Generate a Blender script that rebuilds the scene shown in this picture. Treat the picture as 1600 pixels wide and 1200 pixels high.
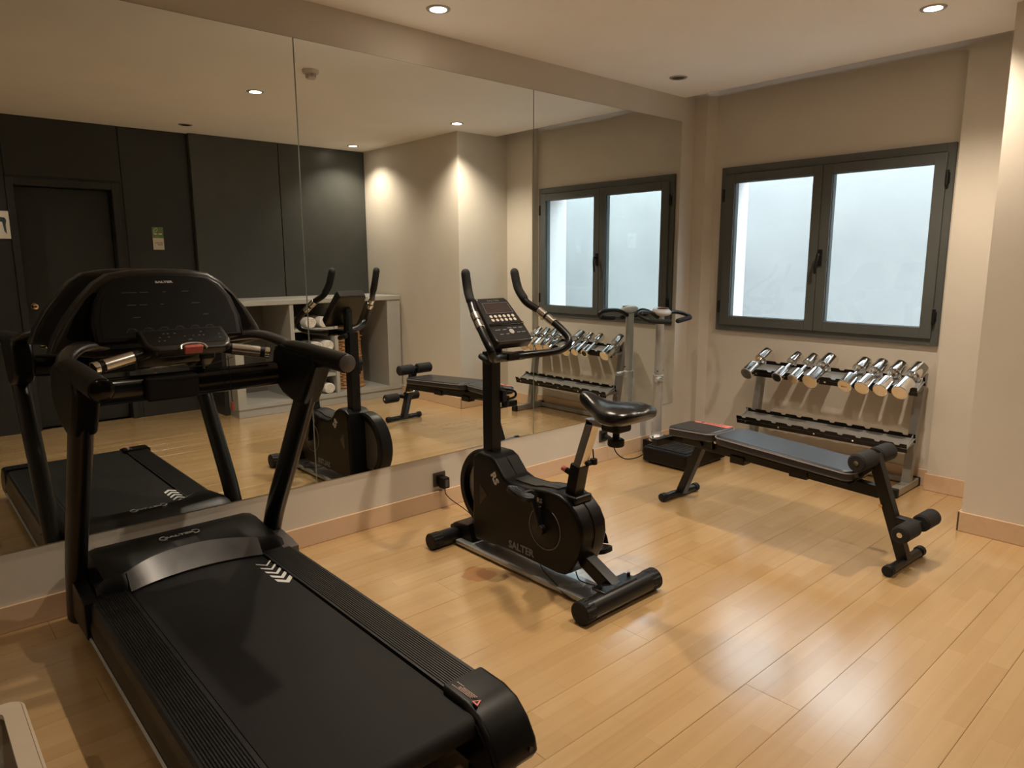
import bpy, bmesh, math, random
from mathutils import Vector, Matrix

# ---------------------------------------------------------------- clear
for o in list(bpy.data.objects):
    bpy.data.objects.remove(o, do_unlink=True)
SC = bpy.context.scene
COL = SC.collection
R = random.Random(7)
PI = math.pi

# ---------------------------------------------------------------- camera, world, exposure
def rot_from(yaw, pitch, roll):
    f = Vector((math.sin(yaw) * math.cos(pitch), math.cos(yaw) * math.cos(pitch), math.sin(pitch)))
    r = Vector((math.cos(yaw), -math.sin(yaw), 0.0))
    u = r.cross(f)
    c, s = math.cos(roll), math.sin(roll)
    r2, u2 = c * r + s * u, -s * r + c * u
    return Matrix(((r2.x, u2.x, -f.x), (r2.y, u2.y, -f.y), (r2.z, u2.z, -f.z)))

cam_d = bpy.data.cameras.new('camera')
cam = bpy.data.objects.new('camera', cam_d)
COL.objects.link(cam)
cam.matrix_world = Matrix.Translation((3.1778, 0.0, 1.40)) @ rot_from(-0.8414, -0.1724, -0.0048).to_4x4()
cam_d.sensor_width = 36.0
cam_d.lens = 1098.2 / 1600.0 * 36.0
cam_d.clip_start = 0.05
SC.camera = cam

SKY = 8.1
world = bpy.data.worlds.new('sky')
SC.world = world
world.use_nodes = True
bg = world.node_tree.nodes['Background']
bg.inputs['Color'].default_value = (0.80, 0.91, 1.0, 1)
bg.inputs['Strength'].default_value = SKY

vs = SC.view_settings
vs.view_transform = 'Standard'
vs.look = 'None'
vs.gamma = 1.0
vs.use_curve_mapping = False
vs.exposure = 0.62

SPOT_W = 78.0
SPOT_COL = (1.0, 0.84, 0.66)

# ---------------------------------------------------------------- room sizes
ZC = 2.569          # ceiling
YC = 4.545          # where the ceiling stops before the window wall
YW = 4.758          # window wall
XR = 3.85           # dark wall
YB = -1.55          # wall behind the camera

# ---------------------------------------------------------------- materials
def mat(name, col, rough=0.5, metal=0.0, spec=0.5, noise=0.0, scale=20.0, bump=0.0, bscale=200.0, coat=0.0, emit=None, est=0.0):
    m = bpy.data.materials.new(name)
    m.use_nodes = True
    nt = m.node_tree
    b = nt.nodes['Principled BSDF']
    b.inputs['Base Color'].default_value = (*col, 1)
    b.inputs['Roughness'].default_value = rough
    b.inputs['Metallic'].default_value = metal
    b.inputs['Specular IOR Level'].default_value = spec
    if coat:
        b.inputs['Coat Weight'].default_value = coat
        b.inputs['Coat Roughness'].default_value = 0.08
    if emit:
        b.inputs['Emission Color'].default_value = (*emit, 1)
        b.inputs['Emission Strength'].default_value = est
    tc = nt.nodes.new('ShaderNodeTexCoord')
    if noise > 0:
        n = nt.nodes.new('ShaderNodeTexNoise')
        n.inputs['Scale'].default_value = scale
        n.inputs['Detail'].default_value = 4
        nt.links.new(tc.outputs['Object'], n.inputs['Vector'])
        mr = nt.nodes.new('ShaderNodeMapRange')
        mr.inputs['From Min'].default_value = 0.3
        mr.inputs['From Max'].default_value = 0.7
        mr.inputs['To Min'].default_value = 1 - noise
        mr.inputs['To Max'].default_value = 1 + noise
        nt.links.new(n.outputs['Fac'], mr.inputs['Value'])
        mx = nt.nodes.new('ShaderNodeMix')
        mx.data_type = 'RGBA'
        mx.blend_type = 'MULTIPLY'
        mx.inputs[0].default_value = 1.0
        mx.inputs[6].default_value = (*col, 1)
        nt.links.new(mr.outputs['Result'], mx.inputs[7])
        nt.links.new(mx.outputs[2], b.inputs['Base Color'])
        mr2 = nt.nodes.new('ShaderNodeMapRange')
        mr2.inputs['To Min'].default_value = max(rough - 0.06, 0.02)
        mr2.inputs['To Max'].default_value = min(rough + 0.06, 1)
        nt.links.new(n.outputs['Fac'], mr2.inputs['Value'])
        nt.links.new(mr2.outputs['Result'], b.inputs['Roughness'])
    if bump > 0:
        n2 = nt.nodes.new('ShaderNodeTexNoise')
        n2.inputs['Scale'].default_value = bscale
        n2.inputs['Detail'].default_value = 3
        nt.links.new(tc.outputs['Object'], n2.inputs['Vector'])
        bp = nt.nodes.new('ShaderNodeBump')
        bp.inputs['Strength'].default_value = bump
        bp.inputs['Distance'].default_value = 0.002
        nt.links.new(n2.outputs['Fac'], bp.inputs['Height'])
        nt.links.new(bp.outputs['Normal'], b.inputs['Normal'])
    return m

STAIN = (0.835, 1.885, 0.0)   # a dried drink stain on the boards by the bike
def wood_mat(name, base, dark, rough, strips=True):
    m = bpy.data.materials.new(name)
    m.use_nodes = True
    nt = m.node_tree
    L = nt.links.new
    b = nt.nodes['Principled BSDF']
    b.inputs['Roughness'].default_value = rough
    b.inputs['Specular IOR Level'].default_value = 0.5
    b.inputs['Coat Weight'].default_value = 1.0 if strips else 0.0
    b.inputs['Coat Roughness'].default_value = 0.21
    b.inputs['Coat IOR'].default_value = 1.78
    geo = nt.nodes.new('ShaderNodeNewGeometry')
    # grain, stretched along y
    mp = nt.nodes.new('ShaderNodeMapping')
    mp.inputs['Scale'].default_value = (38, 1.6, 38)
    L(geo.outputs['Position'], mp.inputs['Vector'])
    n = nt.nodes.new('ShaderNodeTexNoise')
    n.inputs['Scale'].default_value = 1.0
    n.inputs['Detail'].default_value = 5
    L(mp.outputs['Vector'], n.inputs['Vector'])
    # blotches
    n2 = nt.nodes.new('ShaderNodeTexNoise')
    n2.inputs['Scale'].default_value = 1.7
    n2.inputs['Detail'].default_value = 3
    L(geo.outputs['Position'], n2.inputs['Vector'])
    add = nt.nodes.new('ShaderNodeMath'); add.operation = 'MULTIPLY_ADD'
    add.inputs[1].default_value = 0.45
    L(n.outputs['Fac'], add.inputs[0])
    mul2 = nt.nodes.new('ShaderNodeMath'); mul2.operation = 'MULTIPLY'
    mul2.inputs[1].default_value = 0.35
    L(n2.outputs['Fac'], mul2.inputs[0])
    L(mul2.outputs[0], add.inputs[2])
    oi = nt.nodes.new('ShaderNodeObjectInfo')
    a3 = nt.nodes.new('ShaderNodeMath'); a3.operation = 'MULTIPLY_ADD'
    a3.inputs[1].default_value = 0.14
    L(oi.outputs['Random'], a3.inputs[0]); L(add.outputs[0], a3.inputs[2])
    last = a3.outputs[0]
    if strips:
        mp2 = nt.nodes.new('ShaderNodeMapping')
        mp2.inputs['Rotation'].default_value = (0, 0, PI / 2)
        L(geo.outputs['Position'], mp2.inputs['Vector'])
        br = nt.nodes.new('ShaderNodeTexBrick')
        br.offset = 0.37; br.offset_frequency = 2
        br.inputs['Scale'].default_value = 1.0
        br.inputs['Brick Width'].default_value = 0.46
        br.inputs['Row Height'].default_value = 0.19 / 3
        br.inputs['Mortar Size'].default_value = 0.0007
        br.inputs['Mortar Smooth'].default_value = 0.1
        br.inputs['Color1'].default_value = (0.0, 0.0, 0.0, 1)
        br.inputs['Color2'].default_value = (0.27, 0.27, 0.27, 1)
        br.inputs['Mortar'].default_value = (0.42, 0.42, 0.42, 1)
        L(mp2.outputs['Vector'], br.inputs['Vector'])
        a4 = nt.nodes.new('ShaderNodeMath'); a4.operation = 'ADD'
        L(br.outputs['Color'], a4.inputs[0]); L(last, a4.inputs[1])
        last = a4.outputs[0]
    mr = nt.nodes.new('ShaderNodeMapRange')
    mr.inputs['From Min'].default_value = 0.30
    mr.inputs['From Max'].default_value = 0.98
    L(last, mr.inputs['Value'])
    mx = nt.nodes.new('ShaderNodeMix'); mx.data_type = 'RGBA'
    mx.inputs[6].default_value = (*base, 1); mx.inputs[7].default_value = (*dark, 1)
    L(mr.outputs['Result'], mx.inputs[0])
    L(mx.outputs[2], b.inputs['Base Color'])
    if strips:
        wob = nt.nodes.new('ShaderNodeTexNoise'); wob.inputs['Scale'].default_value = 14.0
        L(geo.outputs['Position'], wob.inputs['Vector'])
        ds = nt.nodes.new('ShaderNodeVectorMath'); ds.operation = 'DISTANCE'; ds.inputs[1].default_value = STAIN
        L(geo.outputs['Position'], ds.inputs[0])
        wa = nt.nodes.new('ShaderNodeMath'); wa.operation = 'MULTIPLY_ADD'; wa.inputs[1].default_value = 0.09
        L(wob.outputs['Fac'], wa.inputs[0]); L(ds.outputs['Value'], wa.inputs[2])
        sm = nt.nodes.new('ShaderNodeMapRange'); sm.interpolation_type = 'SMOOTHSTEP'
        sm.inputs['From Min'].default_value = 0.112; sm.inputs['From Max'].default_value = 0.122
        sm.inputs['To Min'].default_value = 0.8; sm.inputs['To Max'].default_value = 0.0
        L(wa.outputs[0], sm.inputs['Value'])
        mx3 = nt.nodes.new('ShaderNodeMix'); mx3.data_type = 'RGBA'
        mx3.inputs[7].default_value = (0.40, 0.19, 0.085, 1)
        L(sm.outputs['Result'], mx3.inputs[0]); L(mx.outputs[2], mx3.inputs[6]); L(mx3.outputs[2], b.inputs['Base Color'])
    rr = nt.nodes.new('ShaderNodeMapRange')
    rr.inputs['To Min'].default_value = rough - 0.05; rr.inputs['To Max'].default_value = rough + 0.07
    L(n2.outputs['Fac'], rr.inputs['Value'])
    L(rr.outputs['Result'], b.inputs['Roughness'])
    return m

def glass_mat(name):
    m = bpy.data.materials.new(name)
    m.use_nodes = True
    nt = m.node_tree
    nt.nodes.clear()
    out = nt.nodes.new('ShaderNodeOutputMaterial')
    tr = nt.nodes.new('ShaderNodeBsdfTransparent')
    tr.inputs['Color'].default_value = (0.93, 0.96, 0.96, 1)
    gl = nt.nodes.new('ShaderNodeBsdfGlossy')
    gl.inputs['Roughness'].default_value = 0.02
    lw = nt.nodes.new('ShaderNodeLayerWeight')
    lw.inputs['Blend'].default_value = 0.5
    pw = nt.nodes.new('ShaderNodeMath'); pw.operation = 'POWER'; pw.inputs[1].default_value = 5.0
    nt.links.new(lw.outputs['Facing'], pw.inputs[0])
    fr = nt.nodes.new('ShaderNodeMath'); fr.operation = 'MULTIPLY_ADD'; fr.inputs[1].default_value = 0.9; fr.inputs[2].default_value = 0.035
    nt.links.new(pw.outputs[0], fr.inputs[0])
    mx = nt.nodes.new('ShaderNodeMixShader')
    nt.links.new(fr.outputs[0], mx.inputs[0])
    nt.links.new(tr.outputs[0], mx.inputs[1])
    nt.links.new(gl.outputs[0], mx.inputs[2])
    nt.links.new(mx.outputs[0], out.inputs[0])
    return m

M = {}
M['wall'] = mat('taupe_paint', (0.65, 0.595, 0.515), 0.62, noise=0.03, scale=3, bump=0.12, bscale=160, spec=0.3)
M['ceil'] = mat('ceiling_paint', (0.92, 0.88, 0.82), 0.8, noise=0.02, scale=2, spec=0.2)
M['dark'] = mat('charcoal_panel', (0.024, 0.025, 0.024), 0.42, noise=0.08, scale=6, spec=0.45)
M['darklit'] = mat('charcoal_panel_lit', (0.060, 0.063, 0.058), 0.36, noise=0.06, scale=6, spec=0.5)  # charcoal lightened to carry the downlight's scallop on these panels
M['darkdoor'] = mat('charcoal_door', (0.026, 0.027, 0.025), 0.5, noise=0.08, scale=6, spec=0.35)
M['shelfgrey'] = mat('grey_shelf_paint', (0.37, 0.36, 0.33), 0.5, noise=0.04, scale=5)
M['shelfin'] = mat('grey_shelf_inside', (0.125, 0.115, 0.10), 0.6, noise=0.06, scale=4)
M['floor'] = wood_mat('maple_floor', (0.57, 0.385, 0.19), (0.43, 0.26, 0.105), 0.22)
M['base'] = wood_mat('maple_baseboard', (0.70, 0.50, 0.33), (0.56, 0.37, 0.22), 0.34, strips=False)
M['mirror'] = mat('mirror_silver', (0.86, 0.90, 0.89), 0.0, 1.0)
M['mirroredge'] = mat('mirror_edge_glass', (0.30, 0.34, 0.30), 0.15, 0.2)
M['frame'] = mat('grey_aluminium_frame', (0.090, 0.097, 0.092), 0.42, 0.0, noise=0.05, scale=12)
M['hinge'] = mat('black_hinge', (0.006, 0.006, 0.0065), 0.4)
M['seal'] = mat('window_seal', (0.02, 0.022, 0.024), 0.5)
M['outside'] = mat('white_render_outside', (0.44, 0.44, 0.435), 0.9, noise=0.06, scale=2.2, bump=0.8, bscale=9)
M['reveal'] = mat('outer_reveal', (0.80, 0.77, 0.77), 0.9, noise=0.03)
M['glass'] = glass_mat('window_glass')
M['black'] = mat('black_plastic', (0.0035, 0.0032, 0.0032), 0.38, noise=0.08, scale=8, bump=0.05, bscale=500, spec=0.24)
M['blackgloss'] = mat('black_gloss_plastic', (0.004, 0.0038, 0.0038), 0.15, noise=0.1, scale=12)
M['blackmatte'] = mat('black_rubber', (0.0065, 0.006, 0.006), 0.6, noise=0.1, scale=20, bump=0.15, bscale=600, spec=0.3)
M['blacksteel'] = mat('black_powder_steel', (0.0042, 0.0042, 0.0045), 0.32, noise=0.06, scale=10, bump=0.04, bscale=700, spec=0.38)
M['belt'] = mat('treadmill_belt', (0.0062, 0.0054, 0.0052), 0.55, noise=0.22, scale=5, bump=0.5, bscale=900, spec=0.25)
M['rail'] = mat('ribbed_rail', (0.007, 0.0068, 0.0068), 0.42, noise=0.12, scale=20)
M['hoodsheen'] = mat('painted_hood_sheen', (0.085, 0.082, 0.082), 0.36, 0.3, noise=0.15, scale=9)  # grey stands for the reflection on the hood's sloping lip
M['dgrey'] = mat('dark_grey_plastic', (0.016, 0.0145, 0.0145), 0.30, noise=0.06, scale=14)
M['satin'] = mat('satin_bronze_grey', (0.10, 0.088, 0.085), 0.30, 0.3, noise=0.05, scale=14)
M['chrome'] = mat('chrome', (0.78, 0.78, 0.77), 0.07, 1.0, noise=0.03, scale=20)
M['capchrome'] = mat('polished_cap', (0.80, 0.77, 0.72), 0.22, 1.0, noise=0.03, scale=60)
M['steel'] = mat('brushed_steel', (0.60, 0.58, 0.56), 0.24, 1.0, noise=0.06, scale=30)
M['silver'] = mat('silver_paint', (0.50, 0.50, 0.49), 0.34, 0.55, noise=0.05, scale=16)
M['racksilver'] = mat('rack_silver_paint', (0.36, 0.355, 0.34), 0.36, 0.5, noise=0.05, scale=16)
M['greybeam'] = mat('grey_beam_paint', (0.42, 0.42, 0.42), 0.25, 0.6, noise=0.05, scale=6)
M['white'] = mat('white_print', (0.62, 0.62, 0.60), 0.6)
M['greyprint'] = mat('grey_print', (0.17, 0.18, 0.20), 0.5)
M['dimprint'] = mat('dim_print', (0.085, 0.08, 0.078), 0.5)
M['red'] = mat('red_button', (0.50, 0.11, 0.085), 0.35, noise=0.05)
M['pinkprint'] = mat('pale_pink_print', (0.50, 0.33, 0.28), 0.5)
M['redprint'] = mat('red_print', (0.62, 0.16, 0.12), 0.5)
M['dispglass'] = mat('dark_display_glass', (0.004, 0.0036, 0.0034), 0.5, spec=0.18)
M['casing'] = mat('console_casing', (0.022, 0.019, 0.018), 0.34, noise=0.06, scale=10, spec=0.4)
M['screen'] = mat('dark_screen', (0.035, 0.026, 0.026), 0.12, spec=0.6)
M['button'] = mat('cream_button', (0.52, 0.47, 0.39), 0.45)
M['vinyl'] = mat('black_vinyl', (0.006, 0.006, 0.0065), 0.24, noise=0.1, scale=20, bump=0.25, bscale=350)
M['padvinyl'] = mat('dark_pad_vinyl', (0.020, 0.021, 0.024), 0.33, noise=0.03, scale=3, bump=0.06, bscale=450)
M['piping'] = mat('grey_piping', (0.20, 0.17, 0.17), 0.5)
M['foam'] = mat('black_foam', (0.0065, 0.0065, 0.0065), 0.8, noise=0.15, scale=60, bump=0.4, bscale=500)
M['flywheel'] = mat('flywheel_grey', (0.30, 0.28, 0.26), 0.35, 0.7)
M['podgrey'] = mat('light_grey_pod', (0.55, 0.54, 0.51), 0.35, noise=0.03)
M['towel'] = mat('white_towel', (0.74, 0.71, 0.66), 0.95, noise=0.06, scale=30, bump=0.9, bscale=260)
M['wicker'] = mat('wicker_cane', (0.40, 0.21, 0.085), 0.55, noise=0.25, scale=40, bump=0.6, bscale=150)
M['wickerdark'] = mat('wicker_dark', (0.20, 0.07, 0.035), 0.6, noise=0.25, scale=40)
M['plasticbeige'] = mat('pale_beige_plastic', (0.58, 0.49, 0.38), 0.45, noise=0.03)
M['greycloth'] = mat('grey_cloth', (0.30, 0.29, 0.23), 0.95, noise=0.1, scale=20, bump=0.8, bscale=200)
M['socket'] = mat('bronze_socket_plate', (0.075, 0.062, 0.052), 0.32, 0.35)
M['brass'] = mat('brass_knob', (0.75, 0.58, 0.33), 0.16, 1.0)
M['green'] = mat('leaf_green_print', (0.10, 0.22, 0.065), 0.5)
M['lime'] = mat('lime_print', (0.18, 0.27, 0.05), 0.5)
M['paper'] = mat('white_paper', (0.70, 0.65, 0.56), 0.6)
M['brownprint'] = mat('brown_print', (0.26, 0.12, 0.06), 0.6)
M['teal'] = mat('dark_teal_print', (0.03, 0.06, 0.055), 0.5)
M['lampring'] = mat('lamp_ring', (0.50, 0.47, 0.44), 0.3, 0.6)
M['lampoff'] = mat('unlit_lens', (0.03, 0.028, 0.03), 0.2)
M['lens'] = mat('lit_lens', (1, 1, 1), 0.4, emit=(1.0, 0.86, 0.66), est=22.0)
M['detector'] = mat('detector_plastic', (0.60, 0.52, 0.44), 0.5)
M['dirt'] = mat('floor_stain', (0.44, 0.22, 0.10), 0.45)

# ---------------------------------------------------------------- mesh builder
def vec(p):
    return Vector(p)

class B:
    """collects solids into one bmesh"""
    def __init__(self):
        self.bm = bmesh.new()

    def _take(self, tmp, mtx=None):
        if mtx is not None:
            bmesh.ops.transform(tmp, matrix=mtx, verts=tmp.verts)
        me = bpy.data.meshes.new('tmp')
        tmp.to_mesh(me); tmp.free()
        self.bm.from_mesh(me)
        bpy.data.meshes.remove(me)
        return self

    def box(self, lo, hi, bev=0.0, seg=2, mtx=None, top_only=False):
        t = bmesh.new()
        bmesh.ops.create_cube(t, size=1.0)
        lo, hi = vec(lo), vec(hi)
        c, s = (lo + hi) / 2, hi - lo
        for v in t.verts:
            v.co = Vector((v.co.x * s.x, v.co.y * s.y, v.co.z * s.z)) + c
        if bev > 0:
            ed = list(t.edges)
            if top_only:
                ed = [e for e in t.edges if all(v.co.z > c.z for v in e.verts)]
            bmesh.ops.bevel(t, geom=ed, offset=bev, segments=seg, affect='EDGES', profile=0.5)
        return self._take(t, mtx)

    def prism(self, pts, axis, d0, d1, bev=0.0, seg=2, mtx=None):
        """2D polygon extruded along an axis: axis 'x': pts are (y,z); 'y': (x,z); 'z': (x,y)"""
        t = bmesh.new()
        def P(p, d):
            if axis == 'x': return (d, p[0], p[1])
            if axis == 'y': return (p[0], d, p[1])
            return (p[0], p[1], d)
        a = [t.verts.new(P(p, d0)) for p in pts]
        b = [t.verts.new(P(p, d1)) for p in pts]
        n = len(pts)
        f0 = t.faces.new(a); f1 = t.faces.new(b)
        for i in range(n):
            t.faces.new((a[i], a[(i + 1) % n], b[(i + 1) % n], b[i]))
        bmesh.ops.recalc_face_normals(t, faces=t.faces)
        if bev > 0:
            ed = list(set(f0.edges) | set(f1.edges))
            bmesh.ops.bevel(t, geom=ed, offset=bev, segments=seg, affect='EDGES', profile=0.5)
        bmesh.ops.triangulate(t, faces=[f for f in t.faces if len(f.verts) > 4])
        return self._take(t, mtx)

    def rings(self, rings, cap=True, closed=False, mtx=None):
        t = bmesh.new()
        vr = [[t.verts.new(p) for p in r] for r in rings]
        n = len(vr[0])
        m = len(vr)
        for i in range(m if closed else m - 1):
            a, b = vr[i], vr[(i + 1) % m]
            for j in range(n):
                t.faces.new((a[j], a[(j + 1) % n], b[(j + 1) % n], b[j]))
        if cap and not closed:
            t.faces.new(vr[0][::-1]); t.faces.new(vr[-1])
        bmesh.ops.recalc_face_normals(t, faces=t.faces)
        return self._take(t, mtx)

    def cyl(self, p0, p1, r0, r1=None, n=24, bev=0.0, mtx=None):
        r1 = r0 if r1 is None else r1
        p0, p1 = vec(p0), vec(p1)
        d = (p1 - p0); L = d.length
        q = d.to_track_quat('Z', 'Y').to_matrix().to_4x4()
        pr = []
        if bev > 0:
            k = 3
            for i in range(k + 1):
                a = i / k * PI / 2
                pr.append((bev * (1 - math.sin(a)) if False else bev - bev * math.sin(a), r0 - bev + bev * math.sin(a) if False else r0 - bev * (1 - math.sin(a)) ))
            # quarter round at both ends
            pr = [(bev * (1 - math.cos(i / k * PI / 2)), r0 - bev * (1 - math.sin(i / k * PI / 2))) for i in range(k + 1)]
            pr += [(L - bev * (1 - math.cos(i / k * PI / 2)), r1 - bev * (1 - math.sin(i / k * PI / 2))) for i in range(k, -1, -1)]
        else:
            pr = [(0, r0), (L, r1)]
        rg = [[(r * math.cos(2 * PI * j / n), r * math.sin(2 * PI * j / n), z) for j in range(n)] for z, r in pr]
        m2 = Matrix.Translation(p0) @ q
        if mtx is not None: m2 = mtx @ m2
        return self.rings(rg, mtx=m2)

    def lathe(self, prof, base=(0, 0, 0), n=32, axis=(0, 0, 1), mtx=None):
        """prof: list of (r,z)"""
        q = Vector(axis).to_track_quat('Z', 'Y').to_matrix().to_4x4()
        rg = [[(max(r, 1e-4) * math.cos(2 * PI * j / n), max(r, 1e-4) * math.sin(2 * PI * j / n), z) for j in range(n)] for r, z in prof]
        m2 = Matrix.Translation(base) @ q
        if mtx is not None: m2 = mtx @ m2
        return self.rings(rg, mtx=m2)

    def tube(self, pts, r, n=12, smooth=6, up=(0, 0, 1), round_ends=False, square=False, mtx=None):
        """tube along points; r: number, (a,b), or a list per point of either. a is along the side, b along up"""
        pts = [vec(p) for p in pts]
        k = len(pts)
        rs = r if isinstance(r, list) else [r] * k
        rs = [(x, x) if not isinstance(x, tuple) else x for x in rs]
        if smooth and k > 2:
            P, Q = [], []
            for i in range(k - 1):
                p0, p1, p2, p3 = pts[max(i - 1, 0)], pts[i], pts[i + 1], pts[min(i + 2, k - 1)]
                for s in range(smooth):
                    u = s / smooth
                    P.append(0.5 * ((2 * p1) + (p2 - p0) * u + (2 * p0 - 5 * p1 + 4 * p2 - p3) * u * u + (3 * p1 - p0 - 3 * p2 + p3) * u ** 3))
                    Q.append(tuple(rs[i][c] * (1 - u) + rs[i + 1][c] * u for c in (0, 1)))
            P.append(pts[-1]); Q.append(rs[-1])
            pts, rs = P, Q
        k = len(pts)
        up = vec(up)
        rg = []
        prev = None
        for i in range(k):
            tg = (pts[min(i + 1, k - 1)] - pts[max(i - 1, 0)]).normalized()
            sd = tg.cross(up)
            if sd.length < 0.05:
                sd = prev if prev is not None else tg.orthogonal()
            sd.normalize()
            if prev is not None and sd.dot(prev) < 0: sd = -sd
            prev = sd
            nn = sd.cross(tg).normalized()
            a, b = rs[i]
            ring = []
            for j in range(n):
                an = 2 * PI * j / n
                if square:
                    ca, sa = math.cos(an), math.sin(an)
                    e = 0.35
                    ca = math.copysign(abs(ca) ** e, ca); sa = math.copysign(abs(sa) ** e, sa)
                else:
                    ca, sa = math.cos(an), math.sin(an)
                ring.append(pts[i] + sd * (a * ca) + nn * (b * sa))
            rg.append(ring)
        if round_ends:
            for end in (0, -1):
                c = pts[end]
                tg = (pts[0] - pts[1]).normalized() if end == 0 else (pts[-1] - pts[-2]).normalized()
                rr = min(rs[end])
                ext = []
                for s in (0.5, 0.8, 0.97):
                    f = math.sqrt(1 - s * s)
                    ext.append([c + (p - c) * f + tg * (rr * s) for p in rg[end]])
                if end == 0: rg = ext[::-1] + rg
                else: rg = rg + ext
        return self.rings(rg, mtx=mtx)

    def box_tube(self, p0, p1, a, b, bev=0.006, up=(0, 0, 1), mtx=None):
        """rectangular bar from p0 to p1: a across, b along up"""
        p0, p1 = vec(p0), vec(p1)
        tg = (p1 - p0).normalized(); L = (p1 - p0).length
        sd = tg.cross(vec(up)).normalized(); nn = sd.cross(tg).normalized()
        mm = Matrix(((tg.x, sd.x, nn.x, p0.x), (tg.y, sd.y, nn.y, p0.y), (tg.z, sd.z, nn.z, p0.z), (0, 0, 0, 1)))
        if mtx is not None: mm = mtx @ mm
        return self.box((0, -a / 2, -b / 2), (L, a / 2, b / 2), bev, 2, mm)

    def text(self, s, mtx, size=0.05, sx=1.0, depth=0.0008, bold=0.0, shear=0.0):
        cu = bpy.data.curves.new('t', 'FONT')
        cu.body = s; cu.size = size; cu.align_x = 'CENTER'; cu.align_y = 'CENTER'
        cu.extrude = depth; cu.offset = bold; cu.shear = shear; cu.resolution_u = 2
        ob = bpy.data.objects.new('t', cu)
        COL.objects.link(ob)
        dg = bpy.context.evaluated_depsgraph_get()
        me = bpy.data.meshes.new_from_object(ob.evaluated_get(dg))
        bpy.data.objects.remove(ob, do_unlink=True); bpy.data.curves.remove(cu)
        t = bmesh.new(); t.from_mesh(me); bpy.data.meshes.remove(me)
        bmesh.ops.transform(t, matrix=Matrix.Diagonal((sx, 1, 1, 1)), verts=t.verts)
        return self._take(t, mtx)

ORIG = {}
def finish(name, b, m, parent=None, origin=None, sharp=38, kind=None):
    me = bpy.data.meshes.new(name)
    org = ORIG[parent.name] if parent is not None else vec(origin or (0, 0, 0))
    if org.length > 0:
        bmesh.ops.translate(b.bm, vec=-org, verts=b.bm.verts)
    for f in b.bm.faces: f.smooth = True
    b.bm.to_mesh(me); b.bm.free()
    me.set_sharp_from_angle(angle=math.radians(sharp))
    me.materials.append(M[m] if isinstance(m, str) else m)
    o = bpy.data.objects.new(name, me)
    COL.objects.link(o)
    if parent is not None:
        o.parent = parent
    else:
        o.location = org
    ORIG[o.name] = org
    if kind: o['kind'] = kind
    w = o.modifiers.new('weighted', 'WEIGHTED_NORMAL'); w.keep_sharp = True; w.weight = 60
    return o

def thing(name, label, cat, loc, group=None):
    o = bpy.data.objects.new(name, None)
    o.empty_display_size = 0.05
    COL.objects.link(o)
    o.location = loc
    ORIG[o.name] = vec(loc)
    tag(o, label, cat, group)
    return o

def tag(o, label, cat, group=None):
    o['label'] = label; o['category'] = cat
    if group: o['group'] = group
    return o

def frame_mtx(o, u, v):
    """matrix with local x = u, y = v, z = u x v at origin o"""
    u = vec(u).normalized(); v = (vec(v) - u * vec(v).dot(u)).normalized(); n = u.cross(v)
    return Matrix(((u.x, v.x, n.x, o[0]), (u.y, v.y, n.y, o[1]), (u.z, v.z, n.z, o[2]), (0, 0, 0, 1)))

def struct(name, b, m, parent=None, **k):
    return finish(name, b, m, parent, kind='structure' if parent is None else None, **k)

# ================================================================ THE ROOM
# floor: slab + boards
b = B(); b.box((-0.3, YB - 0.2, -0.12), (4.2, YW + 0.3, -0.014))
floor = struct('floor', b, 'blackmatte')
BW = 0.19
x = 1.333 - 8 * BW
i = 0
while x < XR + 0.05:
    y = YB - R.uniform(0, 2.0)
    while y < YW:
        L = 2.2
        x0, x1 = max(x, 0.0), min(x + BW, XR + 0.04)
        y0, y1 = max(y, YB), min(y + L, YW)
        if y1 - y0 > 0.02 and x1 - x0 > 0.02:
            b = B(); dz = R.uniform(-0.0002, 0.0002)
            b.box((x0 + 0.0005, y0 + 0.0005, -0.014), (x1 - 0.0005, y1 - 0.0005, dz), 0.0004, 1, top_only=True)
            finish('floor_board', b, 'floor', floor, sharp=20)
        y += L
    x += BW

# ceiling with the curtain pocket over the window wall
b = B()
b.box((-0.2, YB - 0.2, ZC), (XR + 0.35, YC, ZC + 0.03))
b.box((-0.2, YB - 0.2, ZC + 0.22), (XR + 0.35, YW + 0.3, ZC + 0.26))
struct('ceiling', b, 'ceil')

# mirror wall (left)
b = B(); b.box((-0.2, YB - 0.2, -0.1), (0, YW + 0.3, ZC + 0.24))
struct('wall_left', b, 'wall')
# window wall with its opening, the two shallow piers on its sides
WX0, WX1, WZ0, WZ1 = 0.222, 1.732, 0.890, 2.062
b = B()
TH = YW + 0.33
b.box((-0.1, YW, -0.1), (WX0, TH, ZC + 0.24))
b.box((WX1, YW, -0.1), (2.4, TH, ZC + 0.24))
b.box((WX0, YW, -0.1), (WX1, TH, WZ0))
b.box((WX0, YW, WZ1), (WX1, TH, ZC + 0.24))
struct('wall_far', b, 'wall')
b = B()
b.prism([(-0.02, 4.68), (0.105, 4.68), (0.145, YW + 0.01), (-0.02, YW + 0.01)], 'z', -0.02, ZC + 0.23)
b.box((1.772, 4.68, -0.02), (2.3, YW + 0.01, ZC + 0.23))
struct('wall_far_piers', b, 'wall')
# column to the right of the window
b = B(); b.box((2.13, 4.08, -0.02), (XR + 0.3, YW + 0.2, ZC + 0.2))
struct('wall_far_column', b, 'wall')
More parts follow.
